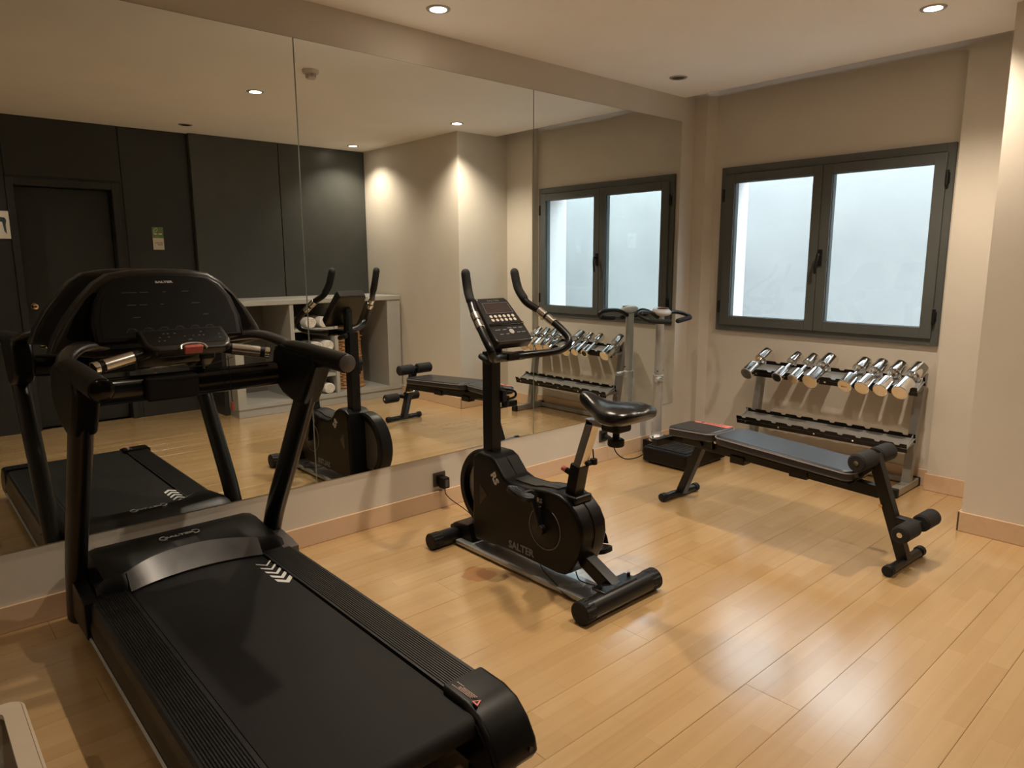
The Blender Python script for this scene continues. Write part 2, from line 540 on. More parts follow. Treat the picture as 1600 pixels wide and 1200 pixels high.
# dark wall, camera side
b = B()
DY0, DY1, DZ = 0.905, 1.612, 2.03
b.box((XR, YB - 0.2, -0.1), (XR + 0.25, DY0, ZC + 0.1))
b.box((XR, DY1, -0.1), (XR + 0.25, 4.2, ZC + 0.1))
b.box((XR, DY0, DZ), (XR + 0.25, DY1, ZC + 0.1))
b.box((XR + 0.15, DY0, -0.1), (XR + 0.25, DY1, DZ))
wr = struct('wall_right', b, 'dark')
g = 0.002
for (y0, y1, z0, z1, px) in ((2.27, 3.112, 1.062, ZC, 0.07), (3.116, 4.078, 1.062, ZC, 0.07),
                             (1.70, 2.266, 0.0, ZC, 0.012), (0.856, 1.696, DZ + 0.075, ZC, 0.012),
                             (-0.40, 0.852, 0.0, ZC, 0.012), (YB, -0.404, 0.0, ZC, 0.012)):
    b = B(); b.box((XR - px, y0 + g, z0), (XR - 0.0005, y1 - g, z1 - 0.001), 0.002, 1)
    finish('wall_panel', b, 'darklit' if px > 0.05 else 'dark', wr)
# back wall behind the camera
b = B(); b.box((-0.2, YB - 0.2, -0.1), (XR + 0.25, YB, ZC + 0.1))
struct('wall_back', b, 'wall')

# baseboards
def baseboard(name, lo, hi):
    b = B(); b.box(lo, hi, 0.004, 2)
    return struct(name, b, 'base')
baseboard('baseboard_left', (0.0, YB, 0.0), (0.014, YW - 0.08, 0.105))
baseboard('baseboard_far', (0.145, YW - 0.014, 0.0), (1.772, YW, 0.105))
baseboard('baseboard_far_pier', (1.760, 4.666, 0.0), (2.13, 4.68, 0.105))
b = B(); b.box((2.116, 4.066, 0), (XR - 0.01, 4.08, 0.105), 0.004, 2); b.box((2.116, 4.066, 0), (2.13, 4.667, 0.105), 0.004, 2)
struct('baseboard_column', b, 'base')

# outside: light well
b = B(); b.box((-3.5, 6.35, -0.6), (5.5, 6.6, 2.75))
struct('wall_outside', b, 'outside')
b = B()
b.box((-3.5, TH, -0.8), (5.5, 6.6, -0.6)); b.box((-3.7, TH - 0.3, -0.6), (-3.5, 6.6, 2.75)); b.box((5.5, TH - 0.3, -0.6), (5.7, 6.6, 2.75))
b.box((-3.5, TH - 0.02, ZC + 0.24), (5.5, TH + 0.2, 3.6)); b.box((-3.7, TH - 0.3, -0.8), (-0.2, TH, ZC + 0.3)); b.box((2.4, TH - 0.1, -0.8), (5.7, TH, ZC + 0.3))
struct('wall_light_well', b, 'outside')
# outer lining of the window opening
b = B()
b.box((WX0 - 0.02, YW + 0.07, WZ0 - 0.02), (WX0 + 0.004, TH + 0.01, WZ1 + 0.02))
b.box((WX1 - 0.004, YW + 0.07, WZ0 - 0.02), (WX1 + 0.02, TH + 0.01, WZ1 + 0.02))
b.box((WX0, YW + 0.07, WZ1 - 0.004), (WX1, TH + 0.01, WZ1 + 0.02))
b.box((WX0, YW + 0.07, WZ0 - 0.02), (WX1, TH + 0.03, WZ0 + 0.004))
struct('trim_1', b, 'reveal')

# ---------------------------------------------------------------- window
def rect_frame(b, x0, x1, z0, z1, w, y0, y1, bev=0.003):
    wl, wr_, wb, wt = w
    b.box((x0, y0, z0), (x0 + wl, y1, z1), bev, 2)
    b.box((x1 - wr_, y0, z0), (x1, y1, z1), bev, 2)
    b.box((x0 + wl - 0.001, y0, z0), (x1 - wr_ + 0.001, y1, z0 + wb), bev, 2)
    b.box((x0 + wl - 0.001, y0, z1 - wt), (x1 - wr_ + 0.001, y1, z1), bev, 2)
win = bpy.data.objects.new('window_1', None); COL.objects.link(win)
win.location = (0.977, YW, 0.884); ORIG['window_1'] = vec(win.location); win['kind'] = 'structure'
b = B(); rect_frame(b, 0.213, 1.741, 0.882, 2.070, (0.045, 0.045, 0.045, 0.05), YW - 0.022, YW + 0.06)
finish('window_frame', b, 'frame', win)
for k, (x0, x1) in enumerate(((0.252, 0.972), (0.975, 1.703))):
    b = B(); gx0, gx1 = ((0.329, 0.909), (1.040, 1.637))[k]
    rect_frame(b, x0, x1, 0.925, 2.017, (gx0 - x0, x1 - gx1, 0.067, 0.062), YW - 0.036, YW + 0.03, 0.004)
    s = finish('window_sash', b, 'frame', win)
    b = B(); rect_frame(b, gx0 - 0.004, gx1 + 0.004, 0.988, 1.959, (0.007,) * 4, YW - 0.026, YW - 0.01, 0.001)
    finish('glazing_seal', b, 'seal', s)
    b = B(); b.box((gx0 - 0.004, YW - 0.008, 0.988), (gx1 + 0.004, YW - 0.003, 1.959))
    finish('window_pane', b, 'glass', s)
for hx, hz in ((0.243, 1.87), (0.243, 1.06), (1.710, 1.87), (1.710, 1.06)):
    b = B(); b.cyl((hx, YW - 0.038, hz - 0.045), (hx, YW - 0.038, hz + 0.045), 0.010, n=12, bev=0.002)
    b.box((hx - 0.012, YW - 0.03, hz - 0.03), (hx + 0.012, YW - 0.02, hz + 0.03), 0.002, 1)
    finish('window_hinge', b, 'hinge', win)
b = B(); b.box((0.981, YW - 0.046, 1.36), (1.007, YW - 0.034, 1.47), 0.004, 2)
b.cyl((0.994, YW - 0.072, 1.43), (0.994, YW - 0.04, 1.43), 0.010, n=12)
b.tube([(0.994, YW - 0.072, 1.437), (0.992, YW - 0.078, 1.41), (0.986, YW - 0.084, 1.36), (0.984, YW - 0.08, 1.315)], [(0.011, 0.008), (0.010, 0.007), (0.009, 0.007), (0.010, 0.007)], n=10, up=(0, 1, 0), round_ends=True)
finish('window_handle', b, 'hinge', win)

# ---------------------------------------------------------------- door in the dark wall
door = bpy.data.objects.new('door_1', None); COL.objects.link(door)
door.location = (XR, 1.258, 0); ORIG['door_1'] = vec(door.location); door['kind'] = 'structure'
b = B(); b.box((XR + 0.100, DY0 + 0.004, 0.004), (XR + 0.140, DY1 - 0.004, DZ - 0.004), 0.003, 1)
finish('door_leaf', b, 'darkdoor', door)
b = B()
b.box((XR - 0.022, DY0 - 0.05, 0), (XR - 0.0005, DY0, DZ + 0.055), 0.003, 1)
b.box((XR - 0.022, DY1, 0), (XR - 0.0005, DY1 + 0.05, DZ + 0.055), 0.003, 1)
b.box((XR - 0.022, DY0, DZ), (XR - 0.0005, DY1, DZ + 0.055), 0.003, 1)
finish('door_frame', b, 'dark', door)
b = B(); b.lathe([(0.0, 0), (0.027, 0.0), (0.027, 0.006), (0.011, 0.010), (0.010, 0.03), (0.020, 0.036), (0.026, 0.05), (0.022, 0.062), (0.010, 0.068), (0.009, 0.064), (0, 0.064)], (XR + 0.101, 0.968, 1.047), 24, (-1, 0, 0))
finish('door_knob', b, 'brass', door)

# ---------------------------------------------------------------- mirrors on the left wall
MZ0, MZ1 = 0.313, 2.398
names = ((-1.475, 0.020, 'frameless wall mirror panel behind the back of the treadmill, furthest from the window'),
         (0.025, 1.522, 'tall frameless wall mirror panel directly behind the treadmill console'),
         (1.525, 3.016, 'tall frameless wall mirror panel behind the exercise bike'),
         (3.019, 4.512, 'tall frameless wall mirror panel nearest the window corner, behind the vibration plate'))
for y0, y1, lab in names:
    t = thing('wall_mirror', lab, 'mirror', (0.0, (y0 + y1) / 2, MZ0), 'mirror panels along the left wall')
    b = B(); b.box((0.0, y0, MZ0), (0.0046, y1, MZ1)); finish('glass_edge', b, 'mirroredge', t)
    b = B(); b.box((0.0044, y0 + 0.0015, MZ0 + 0.0015), (0.005, y1 - 0.0015, MZ1 - 0.0015)); finish('mirror_face', b, 'mirror', t)

# ---------------------------------------------------------------- ceiling lamps
def downlight(x, y, lit, label, power=1.0):
    t = thing('ceiling_downlight', label, 'light', (x, y, ZC), 'recessed ceiling downlights')
    b = B()
    b.lathe([(0.040, 0.0), (0.040, -0.004), (0.055, -0.004), (0.058, 0.0), (0.058, 0.002), (0.040, 0.002)], (x, y, ZC - 0.0005), 32)
    finish('lamp_ring', b, 'lampring', t)
    b = B(); b.lathe([(0.0, -0.001), (0.037, -0.001), (0.0395, 0.001), (0.0, 0.0015)], (x, y, ZC - 0.003), 28)
    finish('lamp_lens', b, 'lens' if lit else 'lampoff', t)
    if lit:
        ld = bpy.data.lights.new('downlight_bulb', 'SPOT')
        ld.energy = SPOT_W * power; ld.color = SPOT_COL
        ld.spot_size = math.radians(128); ld.spot_blend = 0.75; ld.shadow_soft_size = 0.028
        lo = bpy.data.objects.new('downlight_bulb', ld)
        COL.objects.link(lo); lo.parent = t; lo.location = (0, 0, -0.012)
downlight(0.307, 2.114, True, 'lit round ceiling downlight above the top edge of the mirrors')
downlight(1.848, 3.865, True, 'brightly lit round ceiling downlight near the window side, at the right of the photo')
downlight(0.308, 4.022, False, 'unlit dark ceiling downlight in the window corner beside the mirror wall')
downlight(1.848, 2.111, True, 'lit ceiling downlight seen in the left mirror panel, close to the smoke detector')
downlight(3.47, 3.776, True, 'lit ceiling downlight seen in the mirror close to the charcoal panels', 0.52)
downlight(3.396, 2.13, False, 'unlit dark ceiling downlight seen in the mirror above the charcoal wall')

downlight(3.42, 0.25, True, 'lit ceiling downlight in front of the charcoal door', 0.27)
downlight(1.848, -1.10, True, 'added fill light out of view near the rear wall, built as a downlight', 0.27)  # assumed lamp behind the camera, added to fill the shadows
t = thing('smoke_detector', 'round smoke detector on the ceiling seen in the mirror', 'smoke detector', (1.084, 2.147, ZC))
b = B(); b.lathe([(0.0, 0), (0.050, 0), (0.050, -0.012), (0.046, -0.022), (0.032, -0.024), (0.0, -0.024)], (1.084, 2.147, ZC), 32); finish('detector_base', b, 'detector', t)
b = B(); b.lathe([(0.020, -0.022), (0.020, -0.046), (0.0, -0.046), ], (1.084, 2.147, ZC), 20)
for k in range(8):
    a = k * PI / 4
    b.box((-0.003, 0.018, -0.045), (0.003, 0.034, -0.022), 0.001, 1, Matrix.Translation((1.084, 2.147, ZC)) @ Matrix.Rotation(a, 4, 'Z'))
b.lathe([(0.0, -0.044), (0.030, -0.044), (0.026, -0.052), (0.0, -0.053)], (1.084, 2.147, ZC), 24)
finish('detector_cage', b, 'detector', t)

# ================================================================ TREADMILL  (centre line y=.81, front at the mirror)
CY = 0.81
tm = thing('treadmill', 'large black treadmill facing the mirror with wide belt and console', 'treadmill', (1.0, CY, 0))
def sy(s, d): return CY + s * d

# base frame under the deck
b = B()
for s in (-1, 1):
    b.box_tube((0.12, sy(s, 0.30), 0.085), (1.80, sy(s, 0.30), 0.085), 0.05, 0.07)
for xx in (0.2, 0.9, 1.7):
    b.box((xx - 0.03, CY - 0.30, 0.06), (xx + 0.03, CY + 0.30, 0.11), 0.004, 1)
finish('deck_frame', b, 'blacksteel', tm)
for s in (-1, 1):
    for xx in (0.25, 1.80):
        b = B(); b.cyl((xx, sy(s, 0.29), 0.0), (xx, sy(s, 0.29), 0.055), 0.03, 0.024, 16, 0.004)
        finish('foot', b, 'blackmatte', tm)
# belt
b = B()
prof = []
for k in range(9):
    a = PI / 2 - k / 8 * PI
    prof.append((1.826 + 0.034 * math.cos(a), 0.172 + 0.034 * math.sin(a)))
prof += [(0.30, 0.138), (0.28, 0.172), (0.30, 0.206)]
b.prism(prof, 'y', CY - 0.246, CY + 0.246)
belt = finish('running_belt', b, 'belt', tm, sharp=50)
# chevrons on the belt
b = B()
for k in range(5):
    f = k / 4
    x0 = 0.505 + 0.046 * k
    hw = 0.030
    th = 0.010 + 0.018 * f
    yc = 1.031
    for s in (-1, 1):
        b.prism([(x0, yc + s * hw), (x0 + 0.036, yc), (x0 + 0.036 + th, yc), (x0 + th, yc + s * hw)], 'z', 0.2062, 0.2068)
finish('chevron_marks', b, 'white', belt)
# side rails: ribbed running boards with skirts
for s in (-1, 1):
    y0, y1 = 0.252, 0.372
    top = [(sy(s, y0), 0.165), (sy(s, y0), 0.214)]
    nr = 13
    for k in range(nr):
        ya = y0 + 0.008 + (y1 - y0 - 0.016) * k / nr
        w = (y1 - y0 - 0.016) / nr
        top += [(sy(s, ya), 0.214), (sy(s, ya + w * 0.25), 0.217), (sy(s, ya + w * 0.75), 0.217), (sy(s, ya + w * 0.95), 0.214)]
    top += [(sy(s, y1), 0.214), (sy(s, y1 + 0.008), 0.205), (sy(s, y1 + 0.012), 0.165)]
    b = B(); b.prism(top, 'x', 0.30, 1.72)
    finish('side_rail', b, 'rail', tm, sharp=20)
    b = B()
    b.prism([(sy(s, 0.30), 0.17), (sy(s, 0.383), 0.17), (sy(s, 0.392), 0.13), (sy(s, 0.388), 0.085), (sy(s, 0.37), 0.06), (sy(s, 0.30), 0.06)], 'x', 0.14, 1.72)
    sk = finish('side_skirt', b, 'black', tm)
    b = B(); b.prism([(sy(s, 0.386), 0.076), (sy(s, 0.394), 0.078), (sy(s, 0.397), 0.086), (sy(s, 0.390), 0.090)], 'x', 0.20, 1.72)
    finish('skirt_highlight', b, 'silver', sk)  # silver strip paints the bright highlight along the skirt edge
    # rear end cap
    b = B()
    capx = [(1.700, 0.226), (1.80, 0.224), (1.855, 0.208), (1.900, 0.170), (1.932, 0.120), (1.940, 0.085), (1.925, 0.060), (1.88, 0.048), (1.76, 0.05), (1.715, 0.08), (1.70, 0.13)]
    b.prism(capx, 'y', min(sy(s, 0.238), sy(s, 0.392)), max(sy(s, 0.238), sy(s, 0.392)), 0.016, 4)
    cap = finish('end_cap', b, 'black', tm, sharp=45)
    b = B()
    pk = [(1.80, 0.19), (1.86, 0.19), (1.905, 0.145), (1.932, 0.09), (1.915, 0.07), (1.82, 0.075)]
    b.prism(pk, 'y', min(sy(s, 0.232), sy(s, 0.242)), max(sy(s, 0.232), sy(s, 0.242)), 0.003, 2)
    finish('cap_recess', b, 'blackgloss', cap)
    b = B(); b.cyl((1.915, sy(s, 0.36), 0.10), (1.9405, sy(s, 0.36), 0.10), 0.008, n=12)
    finish('cap_screw', b, 'blackgloss', cap)
    if s == 1:
        b = B()
        lines = ((1.094, 1.715, 1.745), (1.0905, 1.750, 1.808), (1.0855, 1.738, 1.806), (1.0805, 1.738, 1.802), (1.0755, 1.715, 1.800))
        for yy, xa, xb in lines:
            xx = xa
            while xx < xb:
                w = R.uniform(0.004, 0.011)
                b.box((xx, yy - 0.0011, 0.2255), (min(xx + w, xb), yy + 0.0011, 0.2268)); xx += w + 0.002
        finish('warning_text', b, 'pinkprint', cap, kind='stuff')
        b = B()
        b.prism([(1.825, 1.091), (1.811, 1.069), (1.839, 1.067)], 'z', 0.2235, 0.2262)
        finish('warning_sticker', b, 'redprint', cap)
        b = B(); b.prism([(1.8245, 1.084), (1.818, 1.073), (1.831, 1.072)], 'z', 0.2255, 0.2266); finish('warning_mark', b, 'black', cap)
# motor hood
def hood_edge(y):
    d = (y - CY) / 0.25
    xl = 0.394 + 0.052 * d * d
    xu = 0.283 + 0.118 * abs(d) ** 2.2
    return xu, xl
b = B(); rg = []
for k in range(25):
    y = CY - 0.352 + 0.704 * k / 24
    d = abs(y - CY) / 0.352
    e = max(0.0, (d - 0.86) / 0.14)
    drop = 0.05 * e * e
    if abs(y - CY) < 0.252: xu, xl = hood_edge(y)
    else: xu, xl = 0.40, 0.43
    zb = 0.21
    rg.append([(0.065, y, 0.06), (0.065, y, 0.235 - drop), (0.085, y, 0.272 - drop), (0.13, y, 0.296 - drop), (0.20, y, 0.300 - drop), (0.26 if xu > 0.28 else xu - .02, y, 0.294 - drop), (xu, y, 0.272 - drop * 0.6), (xl, y, zb), (xl, y, 0.10), (0.30, y, 0.06)])
b.rings(rg)
hood = finish('motor_hood', b, 'black', tm, sharp=30)
b = B(); rg = []
for k in range(25):
    y = CY - 0.247 + 0.494 * k / 24
    xu, xl = hood_edge(y)
    n = Vector((0.272 - 0.212, 0, xl - xu)).normalized()
    A = Vector((xu, y, 0.272)); C = Vector((xl, y, 0.212))
    rg.append([A + n * 0.003, C + n * 0.003, C - n * 0.001, A - n * 0.001])
b.rings(rg); finish('hood_lip_sheen', b, 'hoodsheen', hood)  # lip strip coloured grey as if it mirrored the room
# maker's badge on the hood
mt = frame_mtx((0.225, 0.805, 0.3015), (0, 1, 0), (-1, 0, 0.02))
b = B(); b.text('SALTER', mt, 0.024, 1.45, 0.0006, 0.0008)
finish('hood_lettering', b, 'silver', hood)
b = B()
pill = []
for k in range(24):
    a = 2 * PI * k / 24
    cx = 0.058 if math.cos(a) > 0 else -0.058
    pill.append((cx + 0.019 * math.cos(a), 0.019 * math.sin(a)))
rg = [[Vector((px * f, py * f, z)) for px, py in pill] for f, z in ((1.0, -0.001), (1.0, 0.001), (0.93, 0.001), (0.93, -0.001))]
for half in (-1, 1):
    b = B(); t_ = []
    for k in range(9):
        a = PI / 2 + 0.3 - (PI + 0.6) * k / 8
        t_.append((half * (0.058 + 0.019 * math.cos(a)), 0.019 * math.sin(a), 0.0))
    b.tube(t_, 0.0022, 6, 0, (0, 0, 1), mtx=mt)
    finish('badge_bracket', b, 'silver', hood)
# corner covers at the post feet
for s in (-1, 1):
    b = B()
    b.prism([(0.16, 0.08), (0.16, 0.235), (0.30, 0.238), (0.40, 0.226), (0.455, 0.214), (0.455, 0.08)], 'y', min(sy(s, 0.335), sy(s, 0.402)), max(sy(s, 0.335), sy(s, 0.402)), 0.006, 2)
    finish('post_cover', b, 'satin' if s > 0 else 'black', tm)
# uprights
for s in (-1, 1):
    yy = sy(s, 0.38)
    b = B()
    b.tube([(0.17, yy, 0.06), (0.26, yy, 0.30), (0.46, yy, 0.61), (0.655, yy, 0.91), (0.70, yy, 0.98)], [(0.036, 0.052)] * 5, 20, 5, (1, 0, 0), square=False)
    finish('upright', b, 'blacksteel', tm)
    # gusset joint
    b = B()
    b.prism([(0.43, 1.00), (0.44, 0.93), (0.52, 0.885), (0.62, 0.862), (0.685, 0.868), (0.735, 0.93), (0.80, 1.02), (0.78, 1.07), (0.50, 1.085), (0.45, 1.06)], 'y', yy - 0.040, yy + 0.040, 0.018, 3)
    finish('post_joint', b, 'black', tm)
    # rear hand bar
    b = B()
    b.tube([(0.47, yy - s * 0.004, 1.060), (0.56, yy, 1.066), (0.70, yy, 1.062), (0.85, yy, 1.057), (0.985, yy, 1.052)], [(0.028, 0.024), (0.036, 0.034), (0.037, 0.037), (0.036, 0.036), (0.035, 0.035)], 20, 5)
    hb = finish('hand_bar', b, 'blackmatte' if s < 0 else 'black', tm)
    b = B(); b.lathe([(0.0, 0.007), (0.022, 0.006), (0.031, 0.002), (0.033, -0.002), (0.0, -0.002)], (0.986, yy, 1.052), 24, (1, 0, -0.03))
    finish('bar_end', b, 'satin' if s > 0 else 'blackgloss', hb)  # right cap is lighter grey to paint in its reflection
# cross bar
b = B()
pts = []
for k in range(13):
    d = -1 + 2 * k / 12
    pts.append((0.42 + 0.12 * (1 - d * d) * 0 + 0.06 * d * d, CY + 0.37 * d, 0.955 + 0.012 * d * d))
b.tube(pts, (0.026, 0.048), 16, 2)
finish('cross_bar', b, 'blackgloss', tm)
b = B(); b.box((0.385, CY - 0.14, 0.908), (0.475, CY + 0.045, 1.000), 0.014, 3)
finish('cross_bar_cover', b, 'blackmatte', tm)

# console
con = None
b = B()
out = [(-0.385, 1.085), (-0.365, 1.14), (-0.325, 1.21), (-0.275, 1.275), (-0.225, 1.33), (-0.175, 1.363), (-0.10, 1.376), (0, 1.38), (0.10, 1.376), (0.175, 1.363), (0.225, 1.33), (0.275, 1.275), (0.325, 1.21), (0.365, 1.14), (0.385, 1.085), (0.25, 1.06), (-0.25, 1.06)]
b.prism([(CY + u, z) for u, z in out], 'x', 0.165, 0.275, 0.022, 4)
con = finish('console', b, 'casing', tm, sharp=50)
# side wing windows
for s in (-1, 1):
    b = B()
    w = [(0.222, 1.29), (0.235, 1.30), (0.262, 1.275), (0.300, 1.215), (0.332, 1.145), (0.322, 1.130), (0.245, 1.128)]
    b.prism([(sy(s, u), z) for u, z in w], 'x', 0.268, 0.2785, 0.003, 2)
    finish('wing_window', b, 'blackgloss', con)
# leaning display panel
PV = Vector((-0.09, 0, 0.25)).normalized()
pm = frame_mtx((0.372, CY, 1.115), (0, 1, 0), PV)     # x: +y, y: up the lean, z: towards the user
po = [(-0.262, 0), (-0.264, 0.08), (-0.243, 0.165), (-0.208, 0.222), (-0.165, 0.252), (-0.09, 0.263), (0, 0.266), (0.09, 0.263), (0.165, 0.252), (0.208, 0.222), (0.243, 0.165), (0.264, 0.08), (0.262, 0)]
b = B(); b.prism([(u, v) for u, v in po], 'z', -0.085, 0.0, 0.013, 3, pm)
pan = finish('display_panel', b, 'black', con, sharp=45)
b = B(); b.prism([(u * 0.90, 0.018 + v * 0.89) for u, v in po], 'z', -0.004, 0.0015, 0.001, 1, pm)
finish('display_glass', b, 'dispglass', pan)
b = B(); b.text('SALTER', pm @ Matrix.Translation((0.0, 0.228, 0.002)), 0.0105, 1.75, 0.0004, 0.0006)
finish('console_lettering', b, 'white', pan)
b = B()
for (u, v, w) in ((-0.125, .19, .05), (-0.075, .19, .03), (-0.005, .19, .012), (0.07, .19, .025), (-0.125, .142, .03), (-0.085, .142, .025), (-0.02, .142, .012), (0.10, .142, .03), (-0.115, .095, .025), (0.13, .095, .02)):
    b.box((u - w / 2, v - 0.0012, 0.001), (u + w / 2, v + 0.0012, 0.0022), mtx=pm)
finish('display_marks', b, 'dimprint', pan, kind='stuff')
for k in range(6):
    u = -0.14 + 0.055 * k
    b = B()
    b.prism([(u - 0.021, 0.036), (u - 0.018, 0.050), (u - 0.008, 0.056), (u + 0.008, 0.056), (u + 0.018, 0.050), (u + 0.021, 0.036)], 'z', 0.0005, 0.0020, 0.0006, 1, pm)
    bt = finish('program_button', b, 'black', pan)
    b = B(); b.tube([(u - 0.018, 0.039, 0.0021), (u - 0.010, 0.050, 0.0021), (u, 0.053, 0.0021), (u + 0.010, 0.050, 0.0021), (u + 0.018, 0.039, 0.0021)], 0.0006, 5, 3, mtx=pm)
    finish('button_outline', b, 'dimprint', bt)
# key tray
tv = Vector((-0.16, 0, 0.075)).normalized()
tmx = frame_mtx((0.525, CY + 0.018, 1.098), (0, 1, 0), tv)
b = B(); b.prism([(-0.110, 0.0), (-0.137, 0.018), (-0.150, 0.05), (-0.152, 0.150), (0.152, 0.150), (0.150, 0.05), (0.137, 0.018), (0.110, 0.0)], 'z', -0.034, 0.0, 0.010, 3, tmx)
tray = finish('key_tray', b, 'dgrey', con)
b = B(); b.prism([(-0.125, 0.032), (-0.136, 0.055), (-0.136, 0.135), (0.136, 0.135), (0.136, 0.055), (0.125, 0.032)], 'z', -0.002, 0.001, 0, 1, tmx); finish('key_membrane', b, 'black', tray)
b = B()
for k in range(16):
    u, v = R.uniform(-0.12, 0.12), R.choice((0.06, 0.085, 0.11))
    b.box((u - 0.003, v - 0.0018, 0.0009), (u + 0.003, v + 0.0018, 0.0022), mtx=tmx)
finish('key_marks', b, 'greyprint', tray, kind='stuff')
b = B(); b.tube([(-0.045, -0.004, 0.0), (-0.036, 0.018, 0.004), (0, 0.026, 0.005), (0.036, 0.018, 0.004), (0.045, -0.004, 0.0)], 0.004, 8, 5, mtx=tmx); finish('stop_surround', b, 'silver', tray)
b = B(); b.prism([(-0.030, -0.006), (-0.034, 0.004), (-0.026, 0.013), (0.026, 0.013), (0.034, 0.004), (0.030, -0.006)], 'z', -0.022, 0.008, 0.004, 3, tmx); finish('stop_button', b, 'red', tray)
# arms between console and hand bars, with pulse grips
for s in (-1, 1):
    b = B()
    b.tube([(0.30, sy(s, 0.24), 1.105), (0.38, sy(s, 0.315), 1.115), (0.46, sy(s, 0.37), 1.09), (0.54, sy(s, 0.382), 1.062)], [(0.045, 0.018), (0.036, 0.018), (0.030, 0.020), (0.028, 0.024)], 16, 6)
    finish('console_arm', b, 'dgrey', con)
    b = B()
    p0, p1 = Vector((0.455, sy(s, 0.13), 1.085)), Vector((0.505, sy(s, 0.305), 1.052))
    d = p1 - p0
    b.tube([p0 - d * 0.1 + Vector((-0.02, 0, 0)), p0, p0 + d * 0.5, p1], 0.0205, 16, 4)
    gr = finish('grip', b, 'black', con)
    b = B(); b.cyl(p0 + d * 0.25, p0 + d * 0.80, 0.0222, n=20); finish('pulse_sensor', b, 'steel', gr)
    b = B(); b.cyl(p0 + d * 0.89, p0 + d * 1.0, 0.0228, n=20, bev=0.003); finish('grip_cap', b, 'chrome', gr)
# safety cord
b = B(); b.tube([(0.50, 0.955, 1.055), (0.505, 0.956, 1.0), (0.503, 0.957, 0.93), (0.505, 0.958, 0.875)], 0.0016, 6, 5)
sc_ = finish('safety_cord', b, 'blackmatte', con)
b = B(); b.box((0.500, 0.952, 0.845), (0.510, 0.964, 0.878), 0.003, 2); finish('safety_clip', b, 'red', sc_)
b = B(); b.tube([(0.52, 0.72, 1.045), (0.52, 0.80, 1.030), (0.52, 0.88, 1.032), (0.51, 0.97, 1.05)], 0.0016, 6, 5); finish('tray_cable', b, 'blackmatte', con)

# ================================================================ EXERCISE BIKE (axis y = 2.12, front towards mirror)
BY = 2.115
bk = thing('exercise_bike', 'black upright exercise bike with padded saddle in the middle of the room', 'exercise bike', (1.0, BY, 0))
# feet
def bike_foot(name, x, y0, y1, r):
    b = B(); b.cyl((x, y0 + 0.03, r), (x, y1 - 0.03, r), r * 0.94, n=24)
    f = finish(name, b, 'blacksteel', bk)
    for yy, d in ((y0, 1), (y1, -1)):
        b = B()
        n = 60; rg = []
        for k, (dd, rr) in enumerate(((0.0, 0.9), (0.004, 1.0), (0.012, 1.0), (0.052, 1.0), (0.058, 0.94))):
            rg.append([(x + r * rr * (1 - (0.09 if (k == 3 or k == 2) and (j // 2) % 2 else 0)) * math.cos(2 * PI * j / n), yy + d * dd, r + r * rr * (1 - (0.09 if (k == 3 or k == 2) and (j // 2) % 2 else 0)) * math.sin(2 * PI * j / n)) for j in range(n)])
        b.rings(rg); finish('foot_cap', b, 'blackmatte', f)
    return f
bike_foot('front_foot', 0.462, 1.880, 2.350, 0.041)
bike_foot('rear_foot', 1.455, 1.885, 2.362, 0.047)
# floor beam and the rear strut
b = B(); b.box((0.50, BY - 0.108, 0.010), (1.44, BY + 0.050, 0.032), 0.006, 2)
finish('floor_beam', b, 'greybeam', bk)
b = B(); b.box_tube((1.17, BY + 0.005, 0.20), (1.45, BY + 0.005, 0.062), 0.062, 0.06, 0.008); b.box((1.40, BY - 0.10, 0.085), (1.47, BY + 0.11, 0.097), 0.003, 1)
for yy in (BY - 0.085, BY + 0.095):
    b.cyl((1.435, yy, 0.09), (1.435, yy, 0.112), 0.007, n=10)
finish('rear_strut', b, 'blacksteel', bk)
b = B(); b.prism([(0.42, 0.03), (0.41, 0.075), (0.45, 0.10), (0.56, 0.115), (0.60, 0.03)], 'y', BY - 0.075, BY + 0.07, 0.01, 2)
finish('front_strut', b, 'black', bk)
# body shell
body = [(0.615, 0.487), (0.655, 0.508), (0.735, 0.508), (0.770, 0.492), (0.835, 0.425), (0.89, 0.408), (1.00, 0.410), (1.05, 0.422), (1.12, 0.430), (1.19, 0.427), (1.245, 0.405), (1.290, 0.368), (1.318, 0.320), (1.325, 0.27), (1.312, 0.205), (1.285, 0.145), (1.255, 0.098), (1.22, 0.078), (1.175, 0.072), (1.06, 0.076), (0.86, 0.080), (0.625, 0.062), (0.603, 0.09), (0.603, 0.30), (0.606, 0.42)]
b = B(); b.prism(body, 'y', BY - 0.078, BY + 0.082, 0.016, 4)
shell = finish('body_shell', b, 'black', bk, sharp=40)
b = B()   # seam strip along the top and back, between the two shell halves
top = [(0.76, 0.498), (0.80, 0.466), (0.835, 0.426), (0.89, 0.409), (1.00, 0.411), (1.05, 0.423), (1.12, 0.431), (1.19, 0.428), (1.245, 0.406), (1.290, 0.369), (1.319, 0.320), (1.326, 0.27), (1.313, 0.205)]
b.tube([(x, BY + 0.002, z) for x, z in top], (0.0025, 0.0016), 6, 2, (0, 1, 0)); finish('shell_seam', b, 'blackmatte', shell)
b = B(); b.prism([(0.86, 0.413), (0.91, 0.4095), (1.00, 0.4115), (1.06, 0.425), (1.14, 0.4315), (1.14, 0.434), (1.05, 0.4275), (1.00, 0.4145), (0.91, 0.4125), (0.86, 0.416)], 'y', BY - 0.03, BY + 0.05); finish('top_plate', b, 'dgrey', shell)
